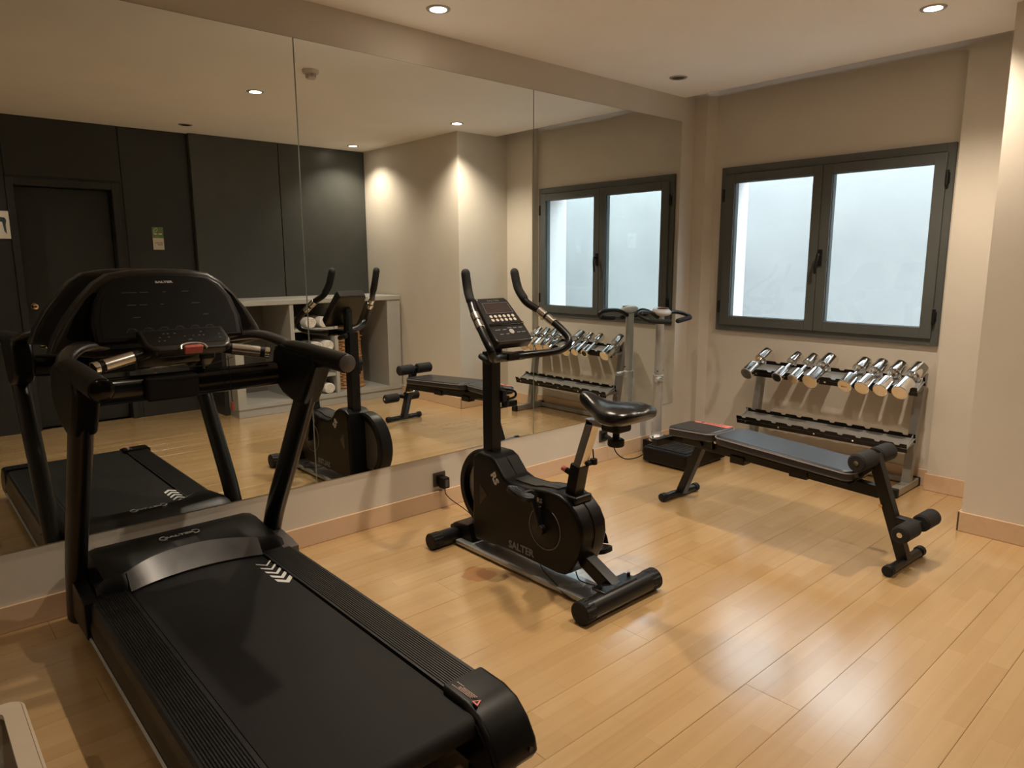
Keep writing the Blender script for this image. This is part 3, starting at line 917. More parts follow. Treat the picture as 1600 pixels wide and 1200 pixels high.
# crank disc ring
b = B(); rg = []
cc = (1.108, 0.258)
for k in range(48):
    a = 0.75 + (2 * PI - 1.1) * k / 47 + PI / 2
    a = PI / 2 + 0.25 + (2 * PI - 0.75) * k / 47
    rg.append((cc[0] - 0.098 * math.cos(a) * -1 if False else cc[0] + 0.095 * math.cos(a), BY - 0.079, cc[1] + 0.095 * math.sin(a)))
b.tube(rg, (0.0022, 0.0028), 6, 0, (0, 1, 0)); finish('crank_ring', b, 'piping', shell)
b = B(); b.lathe([(0.0, 0.0), (0.085, 0.0), (0.088, 0.004), (0.06, 0.008), (0.022, 0.014), (0.0, 0.014)], (cc[0], BY - 0.076, cc[1]), 36, (0, -1, 0)); finish('crank_disc', b, 'black', shell)
# lettering
side = lambda x, z, d=0.079: frame_mtx((x, BY - d, z), (1, 0, 0), (0, 0, 1))
b = B(); b.text('SALTER', side(0.955, 0.115), 0.048, 1.05, 0.0006, 0.0014); finish('side_lettering', b, 'greyprint', shell)
b = B(); b.text('RS', side(0.775, 0.405) @ Matrix.Rotation(-0.95, 4, 'Z'), 0.050, 1.1, 0.0006, 0.002); finish('model_lettering', b, 'white', shell)
b = B(); b.text('RS', side(1.075, 0.375), 0.028, 1.1, 0.0006, 0.0008); finish('model_lettering', b, 'silver', shell)
b = B(); b.prism([(0.665, 0.36), (0.72, 0.31), (0.665, 0.25)], 'y', BY - 0.0795, BY - 0.07); finish('shell_notch', b, 'blackgloss', shell)
# flywheel and its guard
fc = (0.592, 0.282)
b = B(); b.lathe([(0.0, -0.02), (0.150, -0.02), (0.155, -0.014), (0.155, 0.014), (0.150, 0.02), (0.0, 0.02)], (fc[0], BY + 0.055, fc[1]), 48, (0, 1, 0)); finish('flywheel', b, 'flywheel', bk)
b = B(); rg = []
for k in range(29):
    a = math.radians(62 + 190 * k / 28)
    ca, sa = math.cos(a), math.sin(a)
    rg.append([(fc[0] + r * ca, BY + y, fc[1] + r * sa) for r, y in ((0.166, 0.010), (0.196, 0.010), (0.206, 0.022), (0.206, 0.085), (0.196, 0.099), (0.166, 0.099))])
b.rings(rg); finish('flywheel_guard', b, 'black', bk)
# handlebar post
b = B(); b.box((0.632, BY - 0.030, 0.49), (0.700, BY + 0.030, 0.985), 0.006, 2)
post = finish('handlebar_post', b, 'blacksteel', bk)
b = B(); b.lathe([(0.0, 0), (0.016, 0), (0.026, 0.01), (0.030, 0.022), (0.024, 0.03), (0, 0.03)], (0.666, BY + 0.032, 0.79), 12, (0, 1, 0)); b.box((0.64, BY + 0.028, 0.74), (0.715, BY + 0.055, 0.80), 0.006, 2)
finish('tension_knob', b, 'blackmatte', post)
b = B(); b.tube([(0.69, BY + 0.058, 0.80), (0.73, BY + 0.09, 0.79), (0.735, BY + 0.085, 0.765), (0.70, BY + 0.06, 0.75)], 0.006, 8, 5); b.cyl((0.70, BY + 0.055, 0.75), (0.70, BY + 0.055, 0.715), 0.018, n=14, bev=0.004); finish('bottle_hook', b, 'blackgloss', post)
b = B(); b.cyl((0.715, BY - 0.055, 0.945), (0.640, BY - 0.045, 0.965), 0.014, n=14, bev=0.004); finish('bar_clamp_knob', b, 'blackmatte', post)
# handlebar
pts = [(0.637, 1.992, 1.348), (0.662, 1.984, 1.275), (0.705, 1.970, 1.212), (0.775, 1.935, 1.165), (0.880, 1.898, 1.085), (0.925, 1.893, 1.035), (0.905, 1.925, 0.992), (0.82, 2.03, 0.975), (0.80, BY, 0.972), (0.82, 2.20, 0.975), (0.905, 2.325, 0.992), (0.925, 2.372, 1.035), (0.880, 2.368, 1.085), (0.775, 2.332, 1.165), (0.705, 2.300, 1.212), (0.662, 2.290, 1.275), (0.637, 2.290, 1.348)]
b = B(); b.tube(pts, 0.0178, 16, 5); hbar = finish('handlebar', b, 'blacksteel', bk)
for s, seq in ((0, (0, 1, 2)), (1, (-1, -2, -3))):
    P = [vec(pts[q]) for q in seq]
    b = B(); b.tube([P[0] + (P[0] - P[1]) * 0.02, P[1], P[1] + (P[2] - P[1]) * 0.75], 0.0205, 16, 5, round_ends=True); finish('foam_grip', b, 'foam', hbar)
    A, C = vec(pts[3 if s == 0 else -4]), vec(pts[4 if s == 0 else -5])
    for f0, f1 in ((-0.10, 0.22), (0.30, 0.62)):
        b = B(); b.cyl(A + (C - A) * f0, A + (C - A) * f1, 0.0202, n=18, bev=0.002); finish('pulse_plate', b, 'steel', hbar)
b = B(); b.box_tube((0.66, BY, 0.972), (0.83, BY, 0.975), 0.07, 0.035, 0.008); b.cyl((0.80, BY - 0.08, 0.973), (0.80, BY + 0.08, 0.973), 0.021, n=16); finish('bar_clamp', b, 'black', hbar)
# console
cv = (Vector((0.662, 0, 1.236)) - Vector((0.838, 0, 1.045))); clen = cv.length
cm = frame_mtx((0.75, BY + 0.004, 1.141), (0, 1, 0), cv)   # z towards user
h = clen / 2
co = [(-0.088, h), (0.080, h), (0.093, h - 0.02), (0.108, -h * 0.15), (0.112, -h + 0.02), (0.10, -h), (-0.10, -h), (-0.112, -h + 0.02), (-0.108, -h * 0.15), (-0.097, h - 0.02)]
b = B(); b.prism(co, 'z', -0.055, 0, 0.010, 3, cm); bcon = finish('bike_console', b, 'dgrey', bk)
b = B(); b.prism([(u * 0.93, v * 0.93) for u, v in co], 'z', -0.002, 0.001, 0, 1, cm); finish('console_face', b, 'blackmatte', bcon)
b = B(); b.prism([(-0.074, 0.095), (0.074, 0.095), (0.080, 0.035), (-0.080, 0.035)], 'z', 0.0, 0.0022, 0.0006, 1, cm); finish('console_screen', b, 'screen', bcon)
b = B()
for (u0, v0, u1, v1) in ((-0.074, 0.095, 0.074, 0.095), (0.074, 0.095, 0.080, 0.035), (0.080, 0.035, -0.080, 0.035), (-0.080, 0.035, -0.074, 0.095)):
    b.cyl((u0, v0, 0.002), (u1, v1, 0.002), 0.0011, n=6, mtx=cm)
finish('screen_border', b, 'greyprint', bcon)
for row in range(2):
    for k in range(6):
        u = -0.066 + 0.0265 * k; v = 0.016 - 0.021 * row
        b = B(); b.lathe([(0, 0.0), (0.0088, 0.0), (0.0082, 0.003), (0, 0.0036)], (u, v, 0.0), 12, mtx=cm); finish('console_button', b, 'button', bcon)
b = B(); b.prism([(-0.10, -0.024), (0.10, -0.024), (0.104, -0.036), (-0.104, -0.036)], 'z', 0.0, 0.006, 0.002, 2, cm); finish('console_ridge', b, 'blackgloss', bcon)
b = B()
for (u, v, w) in ((-0.07, -.06, .03), (-0.03, -.06, .02), (0.035, -.054, .02), (0.07, -.054, .022), (-0.06, -.085, .02), (-0.025, -.085, .02), (0.045, -.08, .02), (0.075, -.08, .022), (0.003, -0.052, 0.026)):
    b.box((u - w / 2, v - 0.0018, 0.0008), (u + w / 2, v + 0.0018, 0.002), mtx=cm)
finish('console_marks', b, 'greyprint', bcon, kind='stuff')
b = B(); b.lathe([(0, 0), (0.014, 0), (0.013, 0.003), (0, 0.003)], (0.006, -0.073, 0.0), 16, mtx=cm); finish('enter_button', b, 'silver', bcon)
b = B(); b.text('SALTER', cm @ Matrix.Translation((0, 0.108, 0.0016)), 0.013, 1.7, 0.0003, 0.0004); finish('console_lettering', b, 'dimprint', bcon)
b = B(); b.box_tube((0.70, BY, 1.12), (0.70, BY, 0.965), 0.045, 0.045, 0.008, (1, 0, 0)); b.box_tube((0.69, BY - 0.001, 1.125), (0.675, BY, 0.98), 0.03, 0.02, 0.004, (1, 0, 0)); finish('console_neck', b, 'blacksteel', bk)
# seat post and saddle
b = B(); b.box_tube((1.205, BY, 0.405), (1.238, BY, 0.560), 0.062, 0.055, 0.006, (1, 0, 0)); b.box((1.165, BY - 0.055, 0.39), (1.265, BY + 0.055, 0.428), 0.012, 3); slv = finish('seat_sleeve', b, 'blacksteel', bk)
b = B(); b.cyl((1.235, BY - 0.01, 0.505), (1.185, BY - 0.03, 0.53), 0.013, n=14, bev=0.003); finish('sleeve_boss', b, 'black', slv)
b = B(); b.cyl((1.186, BY - 0.029, 0.529), (1.168, BY - 0.036, 0.538), 0.012, n=14, bev=0.004); finish('red_knob', b, 'red', slv)
b = B(); b.cyl((1.27, BY + 0.05, 0.555), (1.27, BY + 0.05, 0.58), 0.016, n=12, bev=0.003); b.cyl((1.27, BY + 0.05, 0.58), (1.265, BY + 0.05, 0.62), 0.003, n=8); b.box((1.245, BY + 0.01, 0.555), (1.275, BY + 0.05, 0.57), 0.002, 1); finish('locking_pin', b, 'blackmatte', slv)
b = B(); b.box_tube((1.235, BY, 0.545), (1.312, BY, 0.762), 0.048, 0.042, 0.005, (1, 0, 0)); b.box((1.285, BY - 0.024, 0.742), (1.42, BY + 0.024, 0.768), 0.003, 1); sp = finish('seat_post', b, 'steel', bk)
b = B(); b.box((1.385, BY - 0.045, 0.735), (1.475, BY + 0.045, 0.792), 0.012, 2); b.cyl((1.43, BY, 0.74), (1.43, BY, 0.705), 0.014, n=12); finish('saddle_clamp', b, 'blackmatte', sp)
b = B(); b.lathe([(0, 0), (0.03, 0), (0.034, 0.006), (0.034, 0.026), (0.028, 0.03), (0, 0.03)], (1.43, BY, 0.675), 14); finish('clamp_knob', b, 'blackmatte', sp)
# saddle: (x, half width, top, bottom, groove)
secs = [(1.243, 0.012, 0.862, 0.842, 0), (1.252, 0.026, 0.874, 0.826, 0), (1.275, 0.033, 0.876, 0.810, 0), (1.305, 0.040, 0.866, 0.795, 0.0), (1.34, 0.054, 0.852, 0.782, 0.003), (1.38, 0.080, 0.846, 0.774, 0.008), (1.42, 0.108, 0.848, 0.770, 0.014), (1.46, 0.125, 0.853, 0.770, 0.016), (1.50, 0.130, 0.854, 0.774, 0.012), (1.53, 0.122, 0.848, 0.780, 0.008), (1.552, 0.100, 0.836, 0.788, 0.003), (1.562, 0.065, 0.822, 0.798, 0)]
b = B(); rg = []
n = 36
for (x, hw, zt, zb, gr) in secs:
    zc = (zt * 0.45 + zb * 0.55); ring = []
    for j in range(n):
        a = 2 * PI * j / n
        ca, sa = math.cos(a), math.sin(a)
        u = math.copysign(abs(ca) ** 0.75, ca) * hw
        if sa >= 0:
            z = zc + (zt - zc) * sa ** 0.7 - gr * math.exp(-(u / 0.018) ** 2)
        else:
            z = zc - (zc - zb) * (-sa) ** 0.6
        ring.append((x + (0.012 * sa if x > 1.5 else 0), BY + u, z))
    rg.append(ring)
b.rings(rg); sad = finish('saddle', b, 'vinyl', bk, sharp=60)
md = sad.modifiers.new('soft', 'SUBSURF'); md.levels = 1; md.render_levels = 1
# cranks and pedals
def crank(s, top, name='crank'):
    ys = BY + (-0.10 if s < 0 else 0.105)
    yo = BY + (-0.152 if s < 0 else 0.172)
    c0 = Vector((cc[0], ys, cc[1])); c1 = Vector((top[0], ys, top[1]))
    b = B(); b.box_tube(c0, c1, 0.016, 0.026, 0.005, (0, 1, 0)); b.cyl(c0 + Vector((0, -0.014, 0)), c0 + Vector((0, 0.03 if s < 0 else 0.012, 0)), 0.022, n=18, bev=0.003)
    b.cyl(c1, (c1.x, yo, c1.z), 0.008, n=10)
    cr = finish(name, b, 'blacksteel', bk)
    return cr, Vector((c1.x, yo, c1.z))
cr, pc = crank(-1, (1.046, 0.418))
pm2 = Matrix.Translation((pc.x - 0.006, pc.y - 0.005, pc.z)) @ Matrix.Rotation(math.radians(14), 4, 'Y') @ Matrix.Rotation(math.radians(-16), 4, 'X')
b = B(); b.prism([(0.062 * math.copysign(abs(math.cos(a)) ** 0.7, math.cos(a)), 0.05 * math.copysign(abs(math.sin(a)) ** 0.7, math.sin(a))) for a in [2 * PI * k / 24 for k in range(24)]], 'z', -0.012, 0.008, 0.004, 2, pm2)
for k in range(5): b.box((-0.045, -0.04 + 0.019 * k, 0.007), (0.045, -0.035 + 0.019 * k, 0.011), 0.001, 1, pm2)
finish('pedal', b, 'dgrey', cr)
cr, pc = crank(1, (1.172, 0.105))
pm2 = Matrix.Translation((pc.x + 0.02, pc.y + 0.01, pc.z + 0.01)) @ Matrix.Rotation(math.radians(-12), 4, 'Y')
b = B(); b.prism([(0.062 * math.copysign(abs(math.cos(a)) ** 0.7, math.cos(a)), 0.05 * math.copysign(abs(math.sin(a)) ** 0.7, math.sin(a))) for a in [2 * PI * k / 24 for k in range(24)]], 'z', -0.012, 0.010, 0.004, 2, pm2)
ped = finish('pedal', b, 'black', cr)
b = B(); rg = []
for k in range(13):
    a = PI * k / 12
    c_ = Vector((0.0, -0.05 * math.cos(a), 0.012 + 0.075 * math.sin(a) ** 0.7))
    o_ = Vector((0, -math.cos(a), math.sin(a)))
    rg.append([pm2 @ (c_ + Vector((sx * 0.016, 0, 0)) + o_ * q) for sx, q in ((-1, 0), (1, 0), (1, 0.003), (-1, 0.003))])
b.rings(rg); st = finish('pedal_strap', b, 'blackmatte', ped)
# cable under the bike
b = B()
b.tube([(1.02, BY - 0.03, 0.076), (1.08, BY - 0.06, 0.05), (1.18, BY - 0.09, 0.037), (1.28, BY - 0.11, 0.012), (1.36, BY - 0.06, 0.006), (1.40, BY - 0.05, 0.02)], 0.0028, 6, 6)
b.tube([(1.24, BY - 0.02, 0.085), (1.26, BY - 0.02, 0.055), (1.30, BY - 0.01, 0.048), (1.36, BY - 0.035, 0.07)], 0.0028, 6, 6)
finish('sensor_cable', b, 'blackmatte', bk)

# ================================================================ WEIGHT BENCH
bn = thing('weight_bench', 'black padded flat weight bench with foam leg rollers before the rack', 'weight bench', (1.45, 3.43, 0))
SK = -0.049
bm_ = Matrix(((1, 0, 0, 0), (SK * 1.0, 1, 0, 3.40 - SK * 2.10), (0, 0, 1, 0), (0, 0, 0, 1)))
ang = math.atan(SK)
bm_ = Matrix.Translation((2.10, 3.40, 0)) @ Matrix.Rotation(ang, 4, 'Z') @ Matrix.Translation((-2.10, 0, 0))
def bfoot(x, hw):
    b = B(); b.cyl((x, -hw + 0.02, 0.024), (x, hw - 0.02, 0.024), 0.021, n=18, mtx=bm_)
    f = finish('foot_tube', b, 'blacksteel', bn)
    for s in (-1, 1):
        b = B(); b.cyl((x, s * (hw - 0.035), 0.026), (x, s * hw, 0.026), 0.0255, n=18, bev=0.005, mtx=bm_)
        finish('foot_cap', b, 'blackmatte', f)
bfoot(2.10, 0.185); bfoot(0.815, 0.170)
b = B(); b.box_tube((2.098, 0, 0.03), (1.925, 0, 0.500), 0.052, 0.052, 0.006, (1, 0, 0), mtx=bm_)
fp = finish('front_post', b, 'blacksteel', bn)
b = B(); b.cyl((1.99, -0.045, 0.272), (1.99, 0.04, 0.272), 0.009, n=10, mtx=bm_); finish('pin_bolt', b, 'brass', fp)
b = B(); b.box_tube((0.965, 0, 0.36), (0.830, 0, 0.035), 0.05, 0.05, 0.006, (1, 0, 0), mtx=bm_); finish('rear_leg', b, 'blacksteel', bn)
b = B(); b.box_tube((0.76, 0, 0.365), (1.97, 0, 0.325), 0.05, 0.06, 0.006, mtx=bm_)
b.box((1.17, -0.035, 0.295), (1.26, 0.035, 0.34), 0.004, 1, bm_); b.box((1.52, -0.033, 0.30), (1.62, 0.033, 0.345), 0.004, 1, bm_)
finish('main_rail', b, 'blacksteel', bn)
b = B(); b.box_tube((1.14, 0, 0.400), (1.86, 0, 0.365), 0.20, 0.03, 0.004, mtx=bm_); finish('pad_frame', b, 'black', bn)
b = B(); b.box_tube((0.735, -0.15, 0.342), (0.735, 0.06, 0.342), 0.042, 0.042, 0.003, mtx=bm_); b.box_tube((0.74, 0, 0.345), (0.80, 0, 0.36), 0.04, 0.03, 0.003, mtx=bm_); cb = finish('hook_bar', b, 'blacksteel', bn)
b = B(); b.cyl((0.70, -0.13, 0.355), (0.685, -0.13, 0.356), 0.016, n=14, bev=0.003, mtx=bm_); b.cyl((0.735, -0.13, 0.355), (0.69, -0.13, 0.355), 0.006, n=8, mtx=bm_); finish('hook_bolt', b, 'steel', cb)
# pads: rounded slabs
def pad(name, x0, x1, hw, z0, z1, th, r):
    """top height z0 at x0 to z1 at x1"""
    L = math.hypot(x1 - x0, z1 - z0)
    tilt = math.atan2(z0 - z1, x1 - x0)
    mtx = bm_ @ Matrix.Translation((x0, 0, z0)) @ Matrix.Rotation(tilt, 4, 'Y')
    pts = []
    for cx, cy, a0 in ((L - r, hw - r, 0), (r, hw - r, 90), (r, -hw + r, 180), (L - r, -hw + r, 270)):
        for k in range(7):
            a = math.radians(a0 + 15 * k)
            pts.append((cx + r * math.cos(a), cy + r * math.sin(a)))
    b = B(); b.prism(pts, 'z', -th, 0.0, 0.014, 4, mtx)
    o = finish(name, b, 'padvinyl', bn, sharp=60)
    b = B(); q = [(x * 1.0, y * 1.0, -0.012) for x, y in pts]; q.append(q[0])
    b.tube([(x + (0.002 if x > L / 2 else -0.002), y * (1 + 0.002 / hw), z) for x, y, z in q], 0.0035, 6, 0, mtx=mtx)
    finish('piping', b, 'piping', o)
    return o, mtx, L
pd_, pmx, pl = pad('long_pad', 1.125, 1.885, 0.140, 0.462, 0.424, 0.052, 0.05)
hd_, hmx, hl = pad('head_pad', 0.790, 1.105, 0.118, 0.448, 0.462, 0.055, 0.04)
b = B(); b.prism([(0.30, 0.118 - 0.004), (0.16, 0.112), (0.03, 0.110), (0.06, 0.085), (0.18, 0.072), (0.30, 0.05)], 'z', -0.001, 0.0012, 0, 1, hmx); bd = finish('red_patch', b, 'redprint', hd_)
bd['label'] = 'red printed flash on the head pad'
b = B(); b.lathe([(0, 0), (0.012, 0), (0.012, 0.0004), (0, 0.0004)], (0.10, 0.10, 0.0012), 12, mtx=hmx); finish('patch_dot', b, 'black', hd_)
b = B()
for k in range(7): b.box((0.13 + 0.020 * k, 0.092 - 0.0015 * k, 0.001), (0.144 + 0.020 * k, 0.101 - 0.0015 * k, 0.0016), mtx=hmx)
finish('patch_marks', b, 'black', hd_, kind='stuff')
b = B(); b.box((0.86, -0.045, 0.34), (1.06, 0.045, 0.405), 0.004, 1, bm_); b.cyl((0.985, -0.06, 0.365), (0.985, 0.06, 0.365), 0.014, n=14, bev=0.002, mtx=bm_); hb_ = finish('head_bracket', b, 'blacksteel', bn)
b = B(); b.cyl((1.095, -0.07, 0.40), (1.095, 0.07, 0.40), 0.008, n=10, bev=0.001, mtx=bm_); finish('pivot_pin', b, 'chrome', hb_)
def rollers(x, z, segs, r, bar):
    b = B(); b.cyl((x, bar[0], z), (x, bar[1], z), 0.012, n=14, mtx=bm_); rb = finish('roller_bar', b, 'chrome', bn)
    for y0, y1 in segs:
        b = B(); b.lathe([(0.013, 0), (r - 0.008, 0), (r, 0.008), (r, y1 - y0 - 0.008), (r - 0.008, y1 - y0), (0.013, y1 - y0)], (x, y0, z), 28, (0, 1, 0), mtx=bm_)
        finish('foam_roller', b, 'foam', rb)
rollers(1.920, 0.483, ((-0.170, -0.022), (0.022, 0.170)), 0.043, (-0.174, 0.174))
rollers(2.135, 0.205, ((-0.175, -0.035), (0.045, 0.185)), 0.040, (-0.178, 0.188))
b = B(); b.box_tube((2.03, 0.0, 0.215), (2.15, 0.0, 0.212), 0.048, 0.03, 0.004, mtx=bm_); finish('roller_bracket', b, 'blacksteel', bn)
b = B(); b.box_tube((1.84, -0.02, 0.345), (1.935, -0.02, 0.44), 0.03, 0.02, 0.003, mtx=bm_); finish('pad_strut', b, 'blacksteel', bn)

# ================================================================ DUMBBELL RACK
rk = thing('dumbbell_rack', 'silver two-tier dumbbell rack with black notched rails under window', 'dumbbell rack', (1.17, 4.56, 0))
RX = (0.648, 1.692)
for x in RX:
    b = B(); b.box((x - 0.027, 4.372, 0.006), (x + 0.027, 4.735, 0.052), 0.003, 1); ft = finish('rack_foot', b, 'racksilver', rk)
    for y0, y1 in ((4.362, 4.392), (4.715, 4.742)):
        b = B(); b.box((x - 0.0295, y0, 0.0), (x + 0.0295, y1, 0.055), 0.004, 1); finish('foot_cap', b, 'blackmatte', ft)
    b = B(); b.box_tube((x, 4.585, 0.045), (x, 4.690, 0.72), 0.05, 0.05, 0.003, (0, -1, 0)); finish('rack_post', b, 'racksilver', rk)
b = B(); b.box((RX[0], 4.70, 0.010), (RX[1], 4.735, 0.045), 0.003, 1); finish('rack_brace', b, 'racksilver', rk)
def tier(x0, x1, yf, zf, yb, zb, npairs, label):
    # tilted silver tray
    d = Vector((0, yb - yf, zb - zf)); L = d.length; d.normalize(); n = Vector((0, -d.z, d.y))
    tmx2 = Matrix(((1, 0, 0, x0), (0, d.y, n.y, yf), (0, d.z, n.z, zf), (0, 0, 0, 1)))
    W = x1 - x0
    b = B(); b.box((0, 0.0, -0.030), (W, L, -0.026), 0, 1, tmx2)
    tr = finish('rack_tray', b, 'racksilver', rk)
    for s, o in ((0, 0.0), (1, L - 0.004)):
        # notched rail: polygon in local x / n
        top = [(0.0, -0.056)]
        pit = W / npairs
        top.append((0.0, 0.0))
        for k in range(npairs):
            c = pit * (k + 0.5)
            top += [(c - 0.020, 0.0), (c - 0.011, -0.012), (c + 0.011, -0.012), (c + 0.020, 0.0)]
        top += [(W, 0.0), (W, -0.056)]
        mm = tmx2 @ Matrix.Translation((0, o, 0)) @ Matrix(((1, 0, 0, 0), (0, 0, 1, 0), (0, 1, 0, 0), (0, 0, 0, 1)))
        b = B()
        t = bmesh.new()
        # build as strips to keep it clean: quads between consecutive notch points
        vs_t = [(p[0], p[1]) for p in top[1:-1]]
        for a in range(len(vs_t) - 1):
            (xa, za), (xb, zb2) = vs_t[a], vs_t[a + 1]
            if xb - xa < 1e-5: continue
            q = []
            for yy in (0.0, 0.004):
                q.append([t.verts.new((xa, yy, -0.056)), t.verts.new((xb, yy, -0.056)), t.verts.new((xb, yy, zb2)), t.verts.new((xa, yy, za))])
            t.faces.new(q[0]); t.faces.new(q[1][::-1]); t.faces.new((q[0][3], q[0][2], q[1][2], q[1][3])); t.faces.new((q[0][0], q[1][0], q[1][1], q[0][1]))
        bmesh.ops.remove_doubles(t, verts=t.verts, dist=1e-6)
        bmesh.ops.recalc_face_normals(t, faces=t.faces)
        b._take(t, tmx2 @ Matrix.Translation((0, o, 0)))
        rl = finish('notched_rail', b, 'black', rk)
        if s == 0:
            for k in range(5):
                xx = W * (0.06 + 0.22 * k)
                b = B(); b.cyl((xx, 0.0, -0.035), (xx, -0.004, -0.035), 0.006, n=10, bev=0.001, mtx=tmx2); finish('rail_bolt', b, 'chrome', rl)
    for xx in (0.012, W - 0.012):
        b = B(); b.prism([(0.0, -0.05), (L, -0.05), (L, 0.0), (L * 0.8, -0.012), (0.02, -0.03)], 'x', xx - 0.002, xx + 0.002, 0, 1, tmx2); finish('end_bracket', b, 'racksilver', rk)
    # struts to the posts
    for x in RX:
        b = B(); b.box_tube((x, yf + 0.06, zf - 0.03), (x, yb + 0.05, zf - 0.02), 0.04, 0.02, 0.002); finish('tray_support', b, 'racksilver', rk)
tier(0.612, 1.728, 4.418, 0.322, 4.552, 0.362, 10, 'lower')
tier(0.630, 1.728, 4.500, 0.652, 4.622, 0.702, 10, 'upper')

# dumbbells on the upper tier
def dumbbell(label, x, r, hl, end='capchrome', total=0.285, dark=False):
    a = Vector((0.022, 0.245, 0.126)).normalized()
    p0 = Vector((x, 4.447, 0.616 + 0.004 + max(0.0, 0.0)))
    t = thing('dumbbell', label, 'dumbbell', p0, 'chrome dumbbells on the upper rack')
    b = B(); b.cyl(p0 + a * hl, p0 + a * (total - hl), 0.0125, n=16)
    b.cyl(p0 + a * hl, p0 + a * (hl + 0.012), r * 0.62, r * 0.45, 20); b.cyl(p0 + a * (total - hl - 0.012), p0 + a * (total - hl), r * 0.45, r * 0.62, 20)
    finish('handle', b, 'chrome', t)
    for k, (s0, s1) in enumerate(((0, hl), (total - hl, total))):
        b = B(); b.cyl(p0 + a * s0, p0 + a * s1, r, n=32, bev=0.005)
        hd = finish('weight_head', b, 'chrome', t)
        e = p0 + a * (s0 if k == 0 else s1); q = -a if k == 0 else a
        b = B(); b.lathe([(0, 0.0), (r * 0.84, 0.0), (r * 0.86, 0.0012), (0, 0.0014)] if not dark else [(0, 0.0), (r * 0.62, 0.0), (r * 0.64, 0.0012), (0, 0.0014)], e - q * 0.0002, 28, q)
        finish('end_disc', b, 'dgrey' if dark else 'capchrome', hd)
        if k == 0 and end == 'print':
            b = B(); wmx = frame_mtx(e + q * 0.0014, (1, 0, 0), (0, 0.45, 0.9))
            for w in range(4): b.box((-0.018 + 0.0095 * w, -0.006, 0.0), (-0.011 + 0.0095 * w, 0.006, 0.0004), mtx=wmx)
            finish('weight_mark', b, 'brownprint', hd, kind='stuff')
    return t
dumbbell('chrome dumbbell at the left end of the rack, hanging past the rail', 0.655, 0.0450, 0.105)
dumbbell('small chrome dumbbell with a dark end cap, second from the left', 0.880, 0.0375, 0.095, dark=True)
dumbbell('slim chrome dumbbell, third from the left between dark-capped and fat ones', 0.992, 0.0375, 0.095)
dumbbell('fattest chrome dumbbell, fourth from the left beside the gap', 1.106, 0.0510, 0.110)
dumbbell('chrome dumbbell right of the gap, fifth from the left with printed end', 1.330, 0.0450, 0.098, 'print')
dumbbell('chrome dumbbell sixth from the left, second right of the gap', 1.434, 0.0455, 0.105)
dumbbell('chrome dumbbell seventh from the left, last but one on the rack', 1.542, 0.0450, 0.105)
dumbbell('chrome dumbbell at the right end of the rack by the post', 1.652, 0.0475, 0.112)

# ================================================================ VIBRATION PLATE
vp = thing('vibration_plate', 'vibration plate with silver column and curved handles in window corner', 'vibration plate', (0.38, 4.13, 0))
b = B(); b.box((0.208, 3.885, 0.012), (0.570, 4.385, 0.118), 0.016, 3); b.box((0.10, 4.02, 0.012), (0.23, 4.25, 0.125), 0.012, 2); vb = finish('plate_base', b, 'black', vp)
b = B(); b.box((0.225, 3.905, 0.117), (0.555, 4.365, 0.126), 0.006, 2)
for k in range(8): b.box((0.25 + 0.036 * k, 3.93, 0.125), (0.262 + 0.036 * k, 4.34, 0.129), 0.001, 1)
finish('plate_tread', b, 'blackmatte', vb)
for yy in (3.93, 4.34):
    for xx in (0.25, 0.53):
        b = B(); b.cyl((xx, yy, 0), (xx, yy, 0.016), 0.02, n=12); finish('plate_foot', b, 'blackmatte', vb)
b = B(); b.cyl((0.205, 3.955, 0.065), (0.205, 4.04, 0.065), 0.0001 + 0.022, n=16, bev=0.003); b.cyl((0.185, 3.94, 0.06), (0.185, 3.985, 0.06), 0.020, n=14); finish('plate_wheel', b, 'blackmatte', vb)
CX, CYP = 0.142, 4.135
b = B(); b.lathe([(0.0, 0), (0.058, 0), (0.058, 0.012), (0.042, 0.03), (0.040, 0.05), (0, 0.05)], (CX, CYP, 0.12), 24); finish('column_collar', b, 'silver', vp)
b = B(); b.cyl((CX, CYP, 0.13), (CX, CYP, 0.56), 0.0335, n=28); b.cyl((CX, CYP, 0.55), (CX, CYP, 1.02), 0.0300, n=28); clm = finish('column', b, 'silver', vp)
b = B(); b.cyl((CX, CYP, 0.540), (CX, CYP, 0.590), 0.0385, n=28, bev=0.003); b.box((CX + 0.02, CYP - 0.055, 0.55), (CX + 0.05, CYP - 0.02, 0.582), 0.003, 1); b.cyl((CX + 0.036, CYP - 0.05, 0.566), (CX + 0.045, CYP - 0.085, 0.566), 0.014, n=14, bev=0.003); finish('column_clamp', b, 'silver', clm)
b = B()
for (yy, zz) in ((0.029, 0.62), (-0.029, 0.62)): b.cyl((CX + 0.01, CYP + yy * 0.9, zz), (CX + 0.016, CYP + yy * 1.15, zz), 0.005, n=8)
finish('column_hole', b, 'blackmatte', clm)
b = B(); rg = []
for k in range(13):
    a = -PI / 2 + PI * k / 12
    rr, zz = math.cos(a), math.sin(a)
    rg.append([(CX + 0.012 + 0.058 * max(rr, 0.02) * math.cos(t), CYP + 0.082 * max(rr, 0.02) * math.sin(t), 1.045 + 0.030 * zz + 0.18 * 0.058 * rr * -math.cos(t)) for t in [2 * PI * j / 28 for j in range(28)]])
b.rings(rg); pod = finish('display_pod', b, 'podgrey', vp)
b = B(); b.prism([(CX + 0.02 + 0.030 * math.cos(t), CYP + 0.052 * math.sin(t)) for t in [2 * PI * j / 24 for j in range(24)]], 'z', 1.066, 1.0745); finish('pod_screen', b, 'satin', pod)
b = B(); b.box((CX + 0.01, CYP - 0.02, 1.073), (CX + 0.03, CYP + 0.01, 1.0765), 0.001, 1); finish('pod_button', b, 'redprint', pod)
